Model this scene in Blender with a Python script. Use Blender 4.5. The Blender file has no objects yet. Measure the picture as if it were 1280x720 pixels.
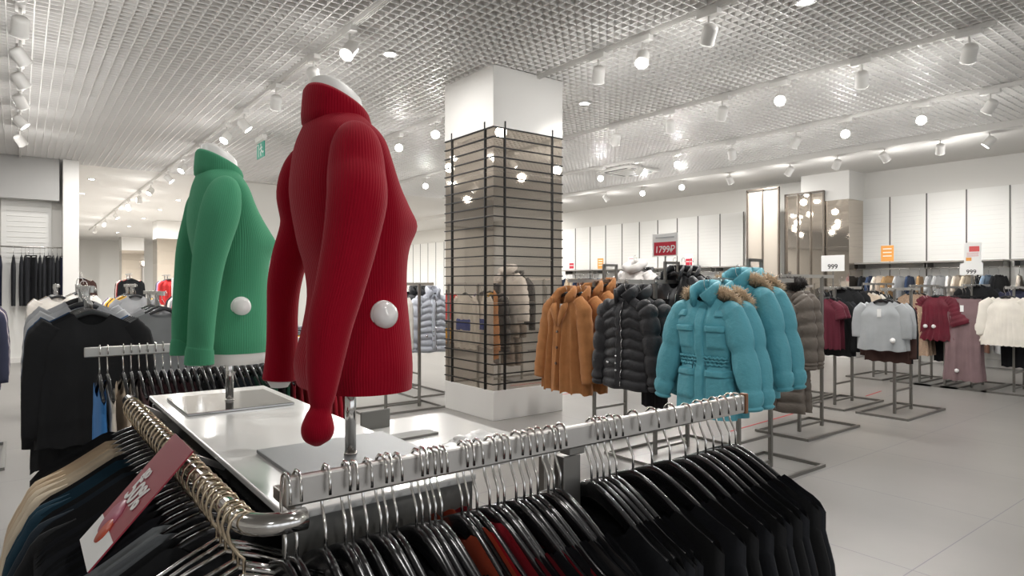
import bpy, bmesh, math, random
from mathutils import Vector, Matrix, Euler
PI = math.pi
RND = random.Random(11)
SC = bpy.context.scene
COL = SC.collection

# ------------------------------------------------------------------ materials
def lin(c):
    if isinstance(c, str):
        c = c.lstrip('#'); c = [int(c[i:i+2], 16)/255 for i in (0, 2, 4)]
    return tuple((v/12.92 if v <= .04045 else ((v+.055)/1.055)**2.4) for v in c) + (1,)
MATS = {}
def mat(name, col, rough=.5, metal=0, sheen=0, bump=None, var=0, emit=None, coat=0, spec=None, rib=None, alpha=None, vscale=6):
    if name in MATS: return MATS[name]
    m = bpy.data.materials.new(name); m.use_nodes = True
    nt = m.node_tree; N = nt.nodes; L = nt.links
    b = N['Principled BSDF']; c = lin(col)
    if name.startswith('fabric'): c = tuple(v+.007 for v in c[:3])+(1,)
    b.inputs['Base Color'].default_value = c
    b.inputs['Roughness'].default_value = rough
    b.inputs['Metallic'].default_value = metal
    if spec is not None: b.inputs['Specular IOR Level'].default_value = spec
    if coat: b.inputs['Coat Weight'].default_value = coat; b.inputs['Coat Roughness'].default_value = .08
    if sheen:
        b.inputs['Sheen Weight'].default_value = sheen; b.inputs['Sheen Roughness'].default_value = .45
        b.inputs['Sheen Tint'].default_value = tuple(min(1, .25+.9*v) for v in c[:3]) + (1,)
    if emit:
        b.inputs['Emission Color'].default_value = lin(emit[0]); b.inputs['Emission Strength'].default_value = emit[1]
    if alpha: b.inputs['Transmission Weight'].default_value = alpha
    tc = N.new('ShaderNodeTexCoord')
    if var:
        n = N.new('ShaderNodeTexNoise'); n.inputs['Scale'].default_value = vscale; n.inputs['Detail'].default_value = 4
        L.new(tc.outputs['Object'], n.inputs['Vector'])
        r = N.new('ShaderNodeMapRange'); r.inputs['From Min'].default_value = .3; r.inputs['From Max'].default_value = .7
        r.inputs['To Min'].default_value = 1-var; r.inputs['To Max'].default_value = 1+var
        L.new(n.outputs['Fac'], r.inputs['Value'])
        mx = N.new('ShaderNodeVectorMath'); mx.operation = 'MULTIPLY'; mx.inputs[0].default_value = c[:3]
        L.new(r.outputs['Result'], mx.inputs[1]); L.new(mx.outputs['Vector'], b.inputs['Base Color'])
    h = None
    if bump:
        sc, st, ds = bump
        n2 = N.new('ShaderNodeTexNoise'); n2.inputs['Scale'].default_value = sc; n2.inputs['Detail'].default_value = 5
        L.new(tc.outputs['Object'], n2.inputs['Vector']); h = n2.outputs['Fac']
    if rib:
        sx = N.new('ShaderNodeSeparateXYZ'); L.new(tc.outputs['UV'], sx.inputs[0])
        mu = N.new('ShaderNodeMath'); mu.operation = 'MULTIPLY'; mu.inputs[1].default_value = rib[0]*2*PI
        L.new(sx.outputs['X'], mu.inputs[0])
        si = N.new('ShaderNodeMath'); si.operation = 'SINE'; L.new(mu.outputs[0], si.inputs[0])
        h = si.outputs[0]; st, ds = rib[1], rib[2]
    if h is not None:
        bp = N.new('ShaderNodeBump'); bp.inputs['Strength'].default_value = st; bp.inputs['Distance'].default_value = ds
        L.new(h, bp.inputs['Height']); L.new(bp.outputs['Normal'], b.inputs['Normal'])
    MATS[name] = m
    return m

def fabric(col, sheen=.25, rough=.85, bump=(160, .25, .002), var=.08):
    if sum(lin(col)[:3]) < .12: sheen = .1
    return mat('fabric_'+col.strip('#'), col, rough, 0, sheen, bump, var, spec=.2)
def nylon(col):
    return mat('quilted_nylon_'+col.strip('#'), col, .52, 0, .1, (28, .55, .012), .05, spec=.35)
def fur(col):
    return mat('plush_'+col.strip('#'), col, .95, 0, .6, (110, .6, .006), .10, spec=.05, vscale=14)

M_STEEL = mat('brushed_steel', '#d2cfcb', .36, 1)
M_CHROME = mat('chrome', '#e6e4e1', .14, 1)
M_RACK = mat('satin_rack_steel', '#8f8d89', .36, .9)
M_BLACKP = mat('black_plastic', '#1a1a1c', .26, 0, spec=.6)
M_BLACKM = mat('black_metal', '#141414', .45, .3)
M_WHITE = mat('white_paint', '#e6e4e0', .55)
M_LAMPW = mat('lamp_white', '#e2e0dc', .4)
M_LENS = mat('lamp_lens', '#ffffff', .3, emit=('#f6faff', 40))
M_PAPER = mat('white_paper', '#eeeeec', .6)
M_TAGP = mat('tag_white_plastic', '#eceae8', .22, coat=.3)
M_RED = mat('sign_red', '#c51f38', .45)
M_DRED = mat('sign_dark_red', '#9c2038', .35, coat=.5)
M_INK = mat('dark_ink', '#2a2c30', .6)
M_MANN = mat('mannequin_white', '#eeece8', .42)

# ------------------------------------------------------------------ mesh builder
class MB:
    def __init__(s): s.v = []; s.f = []; s.sm = []; s.uv = {}; s.mi = []; s.cm = 0
    def add(s, vs, fs, smooth=True, uvs=None):
        o = len(s.v); s.v += [tuple(v) for v in vs]
        for k, f in enumerate(fs):
            if uvs: s.uv[len(s.f)] = uvs[k]
            s.f.append([i+o for i in f]); s.sm.append(smooth); s.mi.append(s.cm)
        return s
    def box(s, c, d, rot=None):
        x, y, z = d[0]/2, d[1]/2, d[2]/2
        vs = [Vector((a*x, b*y, e*z)) for a in (-1, 1) for b in (-1, 1) for e in (-1, 1)]
        if rot is not None: vs = [rot @ v for v in vs]
        vs = [v+Vector(c) for v in vs]
        return s.add(vs, [(0, 1, 3, 2), (4, 6, 7, 5), (0, 4, 5, 1), (2, 3, 7, 6), (0, 2, 6, 4), (1, 5, 7, 3)], False)
    def rings(s, rs, closed=True, cap0=True, cap1=True, smooth=True, uv=True):
        n = len(rs[0]); vs = [p for r in rs for p in r]; fs = []; uvs = []
        for i in range(len(rs)-1):
            for j in range(n if closed else n-1):
                k = (j+1) % n
                fs.append((i*n+j, i*n+k, (i+1)*n+k, (i+1)*n+j))
                u0, u1 = j/n, (j+1)/n; v0, v1 = i/(len(rs)-1), (i+1)/(len(rs)-1)
                uvs.append([(u0, v0), (u1, v0), (u1, v1), (u0, v1)])
        if cap0: fs.append(tuple(range(n))[::-1]); uvs.append([(0, 0)]*n)
        if cap1: fs.append(tuple(range((len(rs)-1)*n, len(rs)*n))); uvs.append([(0, 0)]*n)
        return s.add(vs, fs, smooth, uvs if uv else None)
    def tube(s, path, rad, n=8, cap=True, up=None, closed=False):
        P = [Vector(p) for p in path]; rs = []; m = len(P); prev = None
        for i, p in enumerate(P):
            if closed: t = P[(i+1) % m]-P[i-1]
            else: t = P[min(i+1, m-1)]-P[max(i-1, 0)]
            t.normalize()
            if up is not None: a = Vector(up)
            elif prev is not None: a = prev
            else: a = Vector((0, 0, 1)) if abs(t.z) < .9 else Vector((1, 0, 0))
            a = (a-t*a.dot(t)); a.normalize(); prev = a; b = t.cross(a)
            r = rad[i] if isinstance(rad, (list, tuple)) and len(rad) == m and not (isinstance(rad, tuple) and m == 2 and False) else rad
            ra, rb = r if isinstance(r, (list, tuple)) else (r, r)
            rs.append([p+a*(ra*math.cos(2*PI*k/n))+b*(rb*math.sin(2*PI*k/n)) for k in range(n)])
        if closed: rs.append(rs[0])
        return s.rings(rs, True, cap and not closed, cap and not closed)
    def bar(s, a, b, w, h=None):          # square tube from a to b
        a = Vector(a); b = Vector(b); d = b-a; h = h or w
        q = d.to_track_quat('X', 'Z').to_matrix()
        return s.box((a+b)/2, (d.length, w, h), q)
    def lathe(s, prof, n=16, c=(0, 0, 0), ax=None):
        rs = [[Vector((r*math.cos(2*PI*k/n), r*math.sin(2*PI*k/n), z)) for k in range(n)] for r, z in prof]
        if ax is not None:
            q = Vector((0, 0, 1)).rotation_difference(Vector(ax).normalized()).to_matrix()
            rs = [[q @ p for p in r] for r in rs]
        rs = [[p+Vector(c) for p in r] for r in rs]
        return s.rings(rs)
    def mesh(s, name, m):
        me = bpy.data.meshes.new(name); me.from_pydata(s.v, [], s.f)
        for mm in (m if isinstance(m, (list, tuple)) else [m]): me.materials.append(mm)
        me.polygons.foreach_set('use_smooth', s.sm); me.polygons.foreach_set('material_index', s.mi)
        if s.uv:
            ul = me.uv_layers.new(name='UVMap').data
            for p in me.polygons:
                q = s.uv.get(p.index)
                if q:
                    for li, c in zip(p.loop_indices, q): ul[li].uv = c
        me.update()
        return me
def put(name, me, parent=None, loc=(0, 0, 0), rz=0):
    o = bpy.data.objects.new(name, me); COL.objects.link(o); o.location = loc; o.rotation_euler = (0, 0, rz)
    if parent is not None: o.parent = parent
    return o
def build(name, mb, m, parent=None, loc=(0, 0, 0), rz=0, bevel=0):
    o = put(name, mb.mesh(name, m), parent, loc, rz)
    if bevel:
        md = o.modifiers.new('bevel', 'BEVEL'); md.width = bevel; md.segments = 2; md.limit_method = 'ANGLE'
    return o
def tag(o, label, cat, group=None):
    o['label'] = label; o['category'] = cat
    if group: o['group'] = group
    return o
def empty(name, loc, rz=0):
    o = bpy.data.objects.new(name, None); COL.objects.link(o); o.location = loc; o.rotation_euler = (0, 0, rz)
    o.empty_display_size = .1
    return o
def struct(name, mb, m, bevel=0):
    o = build(name, mb, m, bevel=bevel); o['kind'] = 'structure'; return o
def text(name, body, size, m, parent, loc, rot, align='CENTER', shear=0, bold=0, sx=1):
    cu = bpy.data.curves.new(name, 'FONT'); cu.body = body; cu.size = size; cu.align_x = align; cu.align_y = 'CENTER'
    cu.extrude = .0006; cu.shear = shear; cu.offset = bold; cu.materials.append(m)
    t = bpy.data.objects.new(name, cu); COL.objects.link(t); dg = bpy.context.evaluated_depsgraph_get()
    me = bpy.data.meshes.new_from_object(t.evaluated_get(dg)); me.name = name; bpy.data.objects.remove(t)
    if not me.materials: me.materials.append(m)
    o = put(name, me, parent, loc); o.rotation_euler = rot; o.scale = (sx, 1, 1)
    return o
ONES = 'first second third fourth fifth sixth seventh eighth ninth tenth eleventh twelfth thirteenth fourteenth fifteenth sixteenth seventeenth eighteenth nineteenth'.split()
def ordn(n):
    if n <= 19: return ONES[n-1]
    t = {2: 'twent', 3: 'thirt', 4: 'fort', 5: 'fift'}[n//10]
    return t+'ieth' if n % 10 == 0 else t+'y-'+ONES[n % 10-1]
def sst(x): x = max(0, min(1, x)); return x*x*(3-2*x)
def lerp(a, b, t): return a+(b-a)*t
def pw(t, pts):
    for (a, va), (b, vb) in zip(pts, pts[1:]):
        if t <= b: return lerp(va, vb, sst((t-a)/(b-a)) if b > a else 0)
    return pts[-1][1]

# ------------------------------------------------------------------ room (X runs along the front wall, Y into the depth)
def tile_mat():
    m = bpy.data.materials.new('porcelain_tile'); m.use_nodes = True
    nt = m.node_tree; N = nt.nodes; L = nt.links; b = N['Principled BSDF']
    tc = N.new('ShaderNodeTexCoord'); mp = N.new('ShaderNodeMapping'); mp.inputs['Location'].default_value = (-3.72, -1.42, 0)
    L.new(tc.outputs['Object'], mp.inputs['Vector'])
    br = N.new('ShaderNodeTexBrick'); br.offset = 0; br.squash = 1
    br.inputs['Scale'].default_value = 1; br.inputs['Brick Width'].default_value = 1.2; br.inputs['Row Height'].default_value = 1.2
    br.inputs['Mortar Size'].default_value = .0035; br.inputs['Mortar Smooth'].default_value = .3
    br.inputs['Color1'].default_value = lin('#989591'); br.inputs['Color2'].default_value = lin('#94918d'); br.inputs['Mortar'].default_value = lin('#77747a')
    L.new(mp.outputs[0], br.inputs['Vector'])
    no = N.new('ShaderNodeTexNoise'); no.inputs['Scale'].default_value = 1.3; no.inputs['Detail'].default_value = 6
    st = N.new('ShaderNodeMapping'); st.inputs['Scale'].default_value = (1, .35, 1); L.new(tc.outputs['Object'], st.inputs['Vector']); L.new(st.outputs[0], no.inputs['Vector'])
    mr = N.new('ShaderNodeMapRange'); mr.inputs['From Min'].default_value = .3; mr.inputs['From Max'].default_value = .7; mr.inputs['To Min'].default_value = .93; mr.inputs['To Max'].default_value = 1.05
    L.new(no.outputs['Fac'], mr.inputs['Value'])
    vm = N.new('ShaderNodeVectorMath'); vm.operation = 'MULTIPLY'; L.new(br.outputs['Color'], vm.inputs[0]); L.new(mr.outputs['Result'], vm.inputs[1])
    L.new(vm.outputs[0], b.inputs['Base Color'])
    b.inputs['Roughness'].default_value = .3; b.inputs['Specular IOR Level'].default_value = .35
    return m
X0, X1, Y0, Y1, ZC = -7.0, 13.95, -8.0, 42.0, 3.9
XE, YE = 11.6, 15.6
struct('floor', MB().box(((X0+X1)/2, (Y0+Y1)/2, -.05), (X1-X0+1, Y1-Y0+1, .1)), tile_mat())
M_PLEN = mat('plenum_grey', '#a9a8a6', .9)
struct('ceiling_slab', MB().box(((X0+XE)/2, (Y0+YE)/2, 4.3), (XE-X0, YE-Y0, .1)), M_PLEN)
g = MB()
k = X0
while k < XE: g.box((k, (Y0+YE)/2, 3.925), (.009, YE-Y0, .05)); k += .1
k = Y0
while k < YE: g.box(((X0+XE)/2, k, 3.925), (XE-X0, .009, .05)); k += .1
o = struct('ceiling', g, mat('grid_white', '#efedea', .5, 0, spec=.5)); o['label'] = 'white open-cell grid ceiling'
M_PLAS = mat('ceiling_plaster', '#dedcd8', .8)
g = MB().box(((XE+X1)/2+.1, (Y0+Y1)/2, 3.87), (X1-XE+.2, Y1-Y0, .14)).box((XE-.02, (Y0+YE)/2, 3.95), (.06, YE-Y0, .3))
struct('ceiling_side_band', g, M_PLAS)
struct('ceiling_rear_hall', MB().box(((X0+XE)/2, (YE+Y1)/2, 3.975), (XE-X0, Y1-YE, .14)), M_PLAS)
M_WALL = mat('wall_paint', '#dddbd6', .7)
struct('wall_right', MB().box((X1+.1, (Y0+Y1)/2, 2), (.2, Y1-Y0, 4.4)), M_WALL)
struct('wall_left', MB().box((X0-.1, (Y0+Y1)/2, 2), (.2, Y1-Y0, 4.4)), M_WALL)
struct('wall_far', MB().box(((X0+X1)/2, Y1+.1, 2), (X1-X0, .2, 4.4)), M_WALL)
# end wall with the opening to the rear hall, its bulkhead and a corner pilaster
g = MB().box(((X0+.72)/2, YE+.1, 1.95), (.72-X0, .3, 3.9))
struct('wall_back', g, M_WALL)
struct('trim_bulkhead', MB().box(((X0+.6)/2, YE-.25, 3.5), (.6-X0, .4, .8)), mat('bulkhead_grey', '#b3b2b0', .8))
struct('trim_pilaster', MB().box((.78, YE-.28, 1.95), (.26, .5, 3.9)), M_WHITE, .01)
struct('wall_back_pier', MB().box((5.9, YE+.85, 1.95), (3.6, 1.1, 3.9)), M_WALL)
# rear wall behind the viewer: tall openings added so world light fills the room
g = MB()
for xx in range(-7, 15, 3): g.box((xx, Y0-.1, 2), (.3, .2, 4))
g.box(((X0+X1)/2, Y0-.1, 3.7), (X1-X0, .2, .6)).box(((X0+X1)/2, Y0-.1, .15), (X1-X0, .2, .3))
struct('wall_front', g, M_WALL)

# slatted panels and uprights on the right wall
M_PANEL = mat('panel_white', '#e8e7e3', .5)
g = MB()
y = -2.2
while y < 26:
    if not (6.0 < y < 9.0):
        g.box((X1-.02, y+.33, 1.7), (.04, .64, 3.1))
    y += .66
struct('wall_right_panelling', g, M_PANEL, .004)
g = MB(); y = -2.2
while y < 26:
    if not (6.1 < y < 8.7): g.box((X1-.045, y, 1.7), (.012, .022, 3.1))
    y += .66
struct('trim_wall_uprights', g, mat('upright_grey', '#6d6b68', .5, .4))
g = MB(); y = -2.2
while y < 26:
    if not (6.0 < y < 9.0):
        for q in range(12): g.box((X1-.0415, y+.33, 1.98+q*.085), (.004, .5, .007))
    y += .66
struct('trim_wall_slats', g, mat('slat_groove', '#dddcd8', .6))
# slatwall panels of the end wall
g = MB()
for xx in (-1.5, -.7, .1):
    g.box((xx, YE-.07, 1.56), (.78, .06, 3.1))
    for q in range(13): g.box((xx, YE-.105, 1.9+q*.1), (.6, .012, .012))
struct('wall_back_panelling', g, M_PANEL, .003)
struct('baseboard_back', MB().box(((X0+.7)/2, YE-.1, .05), (.7-X0, .1, .1)), M_WHITE)

# red marking tape on the tiles
M_TAPE = mat('red_tape', '#c22a2e', .5)
for i, (a, b) in enumerate([((3.1, 6.3), (3.56, 6.33)), ((5.75, 3.88), (7.1, 3.97)), ((9.0, 4.0), (9.6, 4.06)), ((5.35, 6.5), (6.1, 6.58))]):
    t = build('floor_tape', MB().bar((a[0], a[1], .001), (b[0], b[1], .001), .02, .002), M_TAPE)
    tag(t, ['thin red tape line on the tiles behind the white display table', 'red tape line on the tiles below the teal parkas',
            'red tape dash on the tiles behind the grey cropped tops', 'red tape line on the tiles at the foot of the plush coats'][i], 'floor tape')

# ------------------------------------------------------------------ mirrored columns
def mirror_mat():
    m = mat('bronze_mirror', '#d9cfc3', .03, .93)
    return m
M_MIRR = mirror_mat()
def column(x, y, name, label, full=True):
    e = empty(name, (x, y, 0)); e['kind'] = 'structure'; e['label'] = label
    build('mirror_cladding', MB().box((0, 0, 1.78), (.998, .998, 2.9)), M_MIRR, e)
    g = MB()
    for q in range(1, 6):
        z = .33+q*.482
        g.box((0, 0, z), (1.0, 1.0, .004))
    build('cladding_seam', g, mat('seam_grey', '#8d857b', .4), e)
    build('casing', MB().box((0, 0, 3.56), (1.012, 1.012, .68)), M_WHITE, e, bevel=.004)
    build('plinth', MB().box((0, 0, .165), (1.01, 1.01, .33)), M_WHITE, e, bevel=.006)
    return e
column(4.61, 6.23, 'pillar', 'bronze mirror clad pillar with white casing and plinth')
for (x, y) in ((4.6, 27.9), (4.6, 38.6)):
    column(x, y, 'pillar', 'far mirror clad pillar in the rear hall')
column(13.8, 6.74, 'pillar', 'mirror clad pillar built into the right wall')
# black wire display grid around the near pillar
g = MB(); a = .506
for q in range(27):
    z = .40+q*.1085
    for (p1, p2) in (((-a, -a), (a, -a)), ((-a, -a), (-a, a)), ((a, -a), (a, a)), ((-a, a), (a, a))):
        g.bar((p1[0], p1[1], z), (p2[0], p2[1], z), .010, .012)
for sx, sy in ((-1, 0), (0, -1), (1, 0), (0, 1)):
    for w in (-.345, .345):
        p = (sx*a if sx else w, sy*a if sy else w)
        g.bar((p[0], p[1], .33), (p[0], p[1], 3.3), .016)
o = build('wire_grid', g, M_BLACKM, loc=(4.61, 6.23, 0))
tag(o, 'black wire display grid wrapped around the bronze mirror pillar', 'display grid')

# mirror screen near the right wall
e = empty('mirror_screen', (13.25, 7.15, 0)); tag(e, 'tall mirror screen with dark frames beside the wall pillar', 'mirror screen')
build('mirror', MB().box((.02, 0, 1.72), (.02, .84, 3.36)), M_MIRR, e)
g = MB()
for yy in (-.42, -.14, .14, .42): g.box((0, yy, 1.72), (.05, .026, 3.44))
g.box((0, 0, 3.43), (.05, .86, .03)).box((0, 0, .05), (.05, .86, .03))
build('frame', g, mat('bronze_frame', '#6f675f', .35, .7), e)
e = empty('partition', (13.1, 8.02, 0)); tag(e, 'dark-framed beige partition left of the tall mirror screen', 'partition')
g = MB()
for yy in (-.38, .0, .38): g.box((0, yy, 1.8), (.05, .03, 3.6))
g.box((0, 0, 3.6), (.05, .79, .04)).box((0, 0, .05), (.05, .79, .04))
build('frame', g, MATS['bronze_frame'], e)
build('panel', MB().box((.01, 0, 1.8), (.012, .76, 3.5)), mat('beige_panel', '#b7aea3', .25, .4), e)

# ------------------------------------------------------------------ lamps
def track(x, ya, yb, label):
    e = build('light_track', MB().box((x, (ya+yb)/2, 3.885), (.036, yb-ya, .034)).box((x-.012, (ya+yb)/2, 3.862), (.006, yb-ya, .014)).box((x+.012, (ya+yb)/2, 3.862), (.006, yb-ya, .014)), M_LAMPW)
    tag(e, label, 'light track')
TR = {0.0: ('first white ceiling track, above the black shirt rack', [5.0, 5.9, 6.8, 7.7, 8.6, 9.6, 10.8, 12.2]),
      2.42: ('second white ceiling track, above the green sweater', [5.65, 6.57, 7.8, 9.18, 10.12, 11.87, 13.3, 14.8, 17.08, 18.9, 21.0, 24.0, 27.5, 31]),
      4.74: ('third white ceiling track, passing the top of the mirror pillar', [3.41, 4.16, 4.75, 8.04, 9.17, 10.6, 12.0, 13.6]),
      7.06: ('fourth white ceiling track, above the burgundy tops', [2.21, 3.18, 4.1, 4.88, 5.7, 6.71, 8.6, 10.6, 12.4, 14]),
      9.38: ('fifth white ceiling track, above the mauve trousers', [2.72, 3.47, 4.45, 5.19, 6.3, 7.42, 8.3, 9.35, 11, 13, 15]),
      11.7: ('sixth white ceiling track, along the plaster edge by the right wall', [3.4, 4.06, 4.9, 5.7, 6.6, 7.91, 9.13, 10.27, 11.47, 13.4, 16, 19])}
LIT = {(9.38, 3.47), (7.06, 4.1), (9.38, 7.42), (9.38, 9.35), (9.38, 4.45), (7.06, 12.4), (4.74, 9.17), (4.74, 8.04), (11.7, 10.27), (11.7, 9.13)}
SHOWL = {(2.42, 5.65), (4.74, 4.16), (2.42, 13.3), (2.42, 17.08), (2.42, 10.12)}
A_ = MB().box((0, 0, 3.835), (.07, .21, .05)); ADAPT = A_.mesh('adapter', M_LAMPW)
ARM = MB().tube([(0, 0, 3.815), (0, 0, 3.70)], .011, 8).box((0, 0, 3.70), (.03, .05, .045)).mesh('arm', M_LAMPW)
HEAD = MB().lathe([(.0, .08), (.045, .08), (.06, .066), (.064, .05), (.064, -.06), (.067, -.07), (.067, -.085), (.055, -.085), (.048, -.06), (0, -.06)], 20).mesh('lamp_head', M_LAMPW)
LENS = MB().lathe([(0, -.064), (.053, -.082), (.053, -.078), (0, -.06)], 20).mesh('lens', M_LENS)
CAMP = Vector((0, 0, 1.5))
n_l = 0
SPOTS = []
for x, (lab, ys) in TR.items():
    track(x, 2.0 if x > .5 else 2.5, 15.5 if x not in (2.42,) else 34, lab)
    for i, yv in enumerate(ys):
        e = empty('track_spotlight', (x, yv, 3.81)); e.location.z = 0
        tag(e, f'white adjustable spotlight, {ordn(i+1)} from the near end of the {lab.split(",")[0].replace("white ceiling ", "ceiling ")}', 'spotlight', 'track spotlights')
        put('adapter', ADAPT, e); put('arm', ARM, e)
        piv = Vector((0, 0, 3.66))
        wp = Vector((x, yv, 3.66))
        if (x, yv) in LIT: aim = (CAMP+Vector((RND.uniform(.5, 1.6), RND.uniform(.5, 1.5), -.4))-wp).normalized(); aim = (aim+Vector((0, 0, -.12))).normalized()
        elif (x, yv) in SHOWL: aim = Vector((-.55, -.35, -.75)).normalized()
        else:
            an = RND.uniform(-.6, 1.9); aim = Vector((math.cos(an)*.75, math.sin(an)*.75, -.85)).normalized()
        q = Vector((0, 0, -1)).rotation_difference(aim)
        for nm, me in (('lamp_head', HEAD), ('lens', LENS)):
            h = put(nm, me, e); h.location = piv; h.rotation_mode = 'QUATERNION'; h.rotation_quaternion = q
        SPOTS.append((wp+aim*.13, aim, 1))
for i, (p, aim, w) in enumerate(SPOTS):
    li = bpy.data.lights.new('spot_beam', 'SPOT'); li.energy = 135; li.spot_size = 1.7; li.spot_blend = .9; li.shadow_soft_size = .06; li.color = (1, .97, .93)
    o = bpy.data.objects.new('spot_beam', li); COL.objects.link(o); o.location = p; o.rotation_mode = 'QUATERNION'; o.rotation_quaternion = Vector((0, 0, -1)).rotation_difference(aim)
for i, (p, aim, w) in enumerate(SPOTS):
    li = bpy.data.lights.new('ceiling_fill', 'POINT'); li.energy = 10; li.shadow_soft_size = .07; li.color = (1, .98, .95)  # soft point lights added below the tracks to brighten the grid ceiling
    o = bpy.data.objects.new('ceiling_fill', li); COL.objects.link(o); o.location = (p.x+aim.x*.12, p.y+aim.y*.12, 3.42)
# recessed downlights in the grid
DL_RING = MB().lathe([(.055, 3.905), (.085, 3.905), (.085, 3.893), (.06, 3.893), (.055, 3.905)], 24).mesh('trim_ring', M_LAMPW)
DL_LENS = MB().lathe([(0, 3.896), (.062, 3.896), (.062, 3.904), (0, 3.904)], 24).mesh('lens', M_LENS)
for i, (x, yv, lab) in enumerate([(3.07, 6.13, 'above the red sweater'), (5.96, 6.24, 'just past the mirror pillar'), (5.31, 2.85, 'at the near edge above the teal parkas'),
        (8.2, 9.5, 'above the back racks')]):
    e = empty('downlight', (x, yv, 0)); tag(e, f'small round recessed downlight {lab}', 'downlight', 'recessed downlights')
    put('trim_ring', DL_RING, e); put('lens', DL_LENS, e)
k = 0
for yv in (17.6, 20.5, 23.5, 27, 31, 35):
    for x in (1.3, 3.6):
        k += 1; e = empty('downlight', (x, yv, 0)); tag(e, f'round downlight in the rear hall ceiling, {ordn(k)} counting from the opening', 'downlight', 'rear hall downlights')
        put('trim_ring', DL_RING, e); put('lens', DL_LENS, e)
DLS = [(3.07, 6.13), (5.96, 6.24), (5.31, 2.85), (8.2, 9.5), (1.2, 9.8), (2, 1.5), (-1.5, 3), (8, 0), (4, -3), (-2, -3), (1.5, -1.2), (9.5, -4), (11, 12), (5, 12), (1.2, 14), (12.8, 1), (12.8, 8), (12.8, 16), (2, 20), (2, 26), (2, 33), (8, 24), (8, 34), (-3, 9), (.1, 13.0), (-.6, 11.6)]  # downlight positions, plus added fill lights where no fixture is built
for x, yv in DLS:
    li = bpy.data.lights.new('downlight_and_fill', 'AREA'); li.shape = 'DISK'; li.size = .12; li.energy = 45 if yv < 16 or x > 11 else 1000; li.color = (1, .98, .95)
    o = bpy.data.objects.new('downlight_and_fill', li); COL.objects.link(o); o.location = (x, yv, 3.88 if yv < 16 and x < 11.6 else 3.78)
# air-conditioning cassette
e = empty('ceiling_cassette', (10.15, 9.3, 3.9)); tag(e, 'square white ceiling air conditioning cassette between two tracks', 'air conditioner')
build('panel', MB().box((0, 0, -.03), (.95, .95, .05)), M_LAMPW, e, bevel=.01)
build('grille', MB().box((0, 0, -.058), (.5, .5, .012)), mat('grille_grey', '#b8b6b2', .5), e)
g = MB()
for s in (-1, 1): g.box((s*.37, 0, -.056), (.06, .6, .012)).box((0, s*.37, -.056), (.6, .06, .012))
build('louvre', g, mat('slot_dark', '#6b6a68', .6), e)
# exit sign
e = empty('exit_sign', (3.02, 10.5, 3.62)); tag(e, 'green running-man exit sign hanging under the grid ceiling', 'sign')
build('housing', MB().box((0, 0, .17), (.07, .42, .08)), M_LAMPW, e, bevel=.006)
build('panel', MB().box((0, 0, -.01), (.014, .38, .24)), mat('exit_green', '#1f8a74', .3, emit=('#1f8a74', .25)), e)
g = MB(); xx = -.009
g.box((xx, .09, -.01), (.004, .012, .2)).box((xx, .16, .085), (.004, .15, .012)).box((xx, .2, -.01), (.004, .012, .2))
g.lathe([(0, -.002), (.02, -.002), (.02, .002), (0, .002)], 12, (xx, -.03, .07), (1, 0, 0))
for a, b in (((-.03, .045), (-.06, -.02)), ((-.06, -.02), (-.01, -.05)), ((-.01, -.05), (-.03, -.11)), ((-.06, -.02), (-.12, -.06)), ((-.12, -.06), (-.17, -.05)), ((-.035, .03), (.03, .0)), ((-.035, .03), (-.1, .02))):
    g.bar((xx, a[0], a[1]), (xx, b[0], b[1]), .004, .022)
build('pictogram', g, M_PAPER, e)
build('cord', MB().tube([(0, -.2, .2), (0, -.2, .3)], .004, 6).tube([(0, .2, .2), (0, .2, .3)], .004, 6), M_LAMPW, e)

# ------------------------------------------------------------------ hangers
def HS(y):                                     # upper edge of a hanger, relative to the neck
    a = abs(y)/.215
    return -.095*(.35*a+.65*sst(a))
def hanger_mesh():
    g = MB(); P = []; Rr = []
    n = 20
    for i in range(n+1):
        y = -.196+.392*i/n; a = abs(y)/.215
        hh = lerp(.017, .010, a)
        P.append((0, y, HS(y)-hh)); Rr.append((hh, lerp(.0065, .0075, a)))
    rs = []
    for p, (hh, hw) in zip(P, Rr):
        rs.append([Vector((hw*math.copysign(abs(math.cos(a))**.45, math.cos(a)), p[1], p[2]+hh*math.copysign(abs(math.sin(a))**.45, math.sin(a)))) for a in [2*PI*(k+.5)/12 for k in range(12)]])
    g.rings(rs)
    return g.mesh('hanger', M_BLACKP)
HOOK = [(0, -.012), (0, .028), (.006, .04), (.016, .058), (.019, .075), (.019, .1), (.014, .117), (.006, .124), (-.006, .124), (-.014, .117), (-.0185, .103), (-.0185, .085)]
HOOKR = [(0, -.012), (0, .012), (.008, .02), (.018, .036), (.021, .054), (.017, .068), (.008, .0765), (-.002, .0775), (-.012, .073), (-.019, .06), (-.0205, .05)]
HANGER = hanger_mesh()
HOOKM = MB().tube([(0, y, z) for y, z in HOOK], .0025, 8).mesh('hook', M_CHROME)
HOOKRM = MB().tube([(0, y, z) for y, z in HOOKR], .0025, 8).mesh('hook', mat('warm_chrome', '#d9c8ae', .14, 1))
def wire_hanger():
    g = MB()
    g.tube([(0, 0, -.01), (0, -.05, -.03), (0, -.19, -.10), (0, -.2, -.115), (0, -.19, -.122), (0, 0, -.125), (0, .19, -.122), (0, .2, -.115), (0, .19, -.10), (0, .05, -.03), (0, 0, -.01)], .0034, 7)
    return g.mesh('hanger', M_CHROME)
WIREH = wire_hanger()
CLIPH = MB().tube([(0, 0, 0), (0, 0, -.05)], .003, 6).bar((0, -.17, -.055), (0, .17, -.055), .012, .02).box((0, -.15, -.08), (.02, .03, .05)).box((0, .15, -.08), (.02, .03, .05)).mesh('hanger', M_BLACKP)
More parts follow.
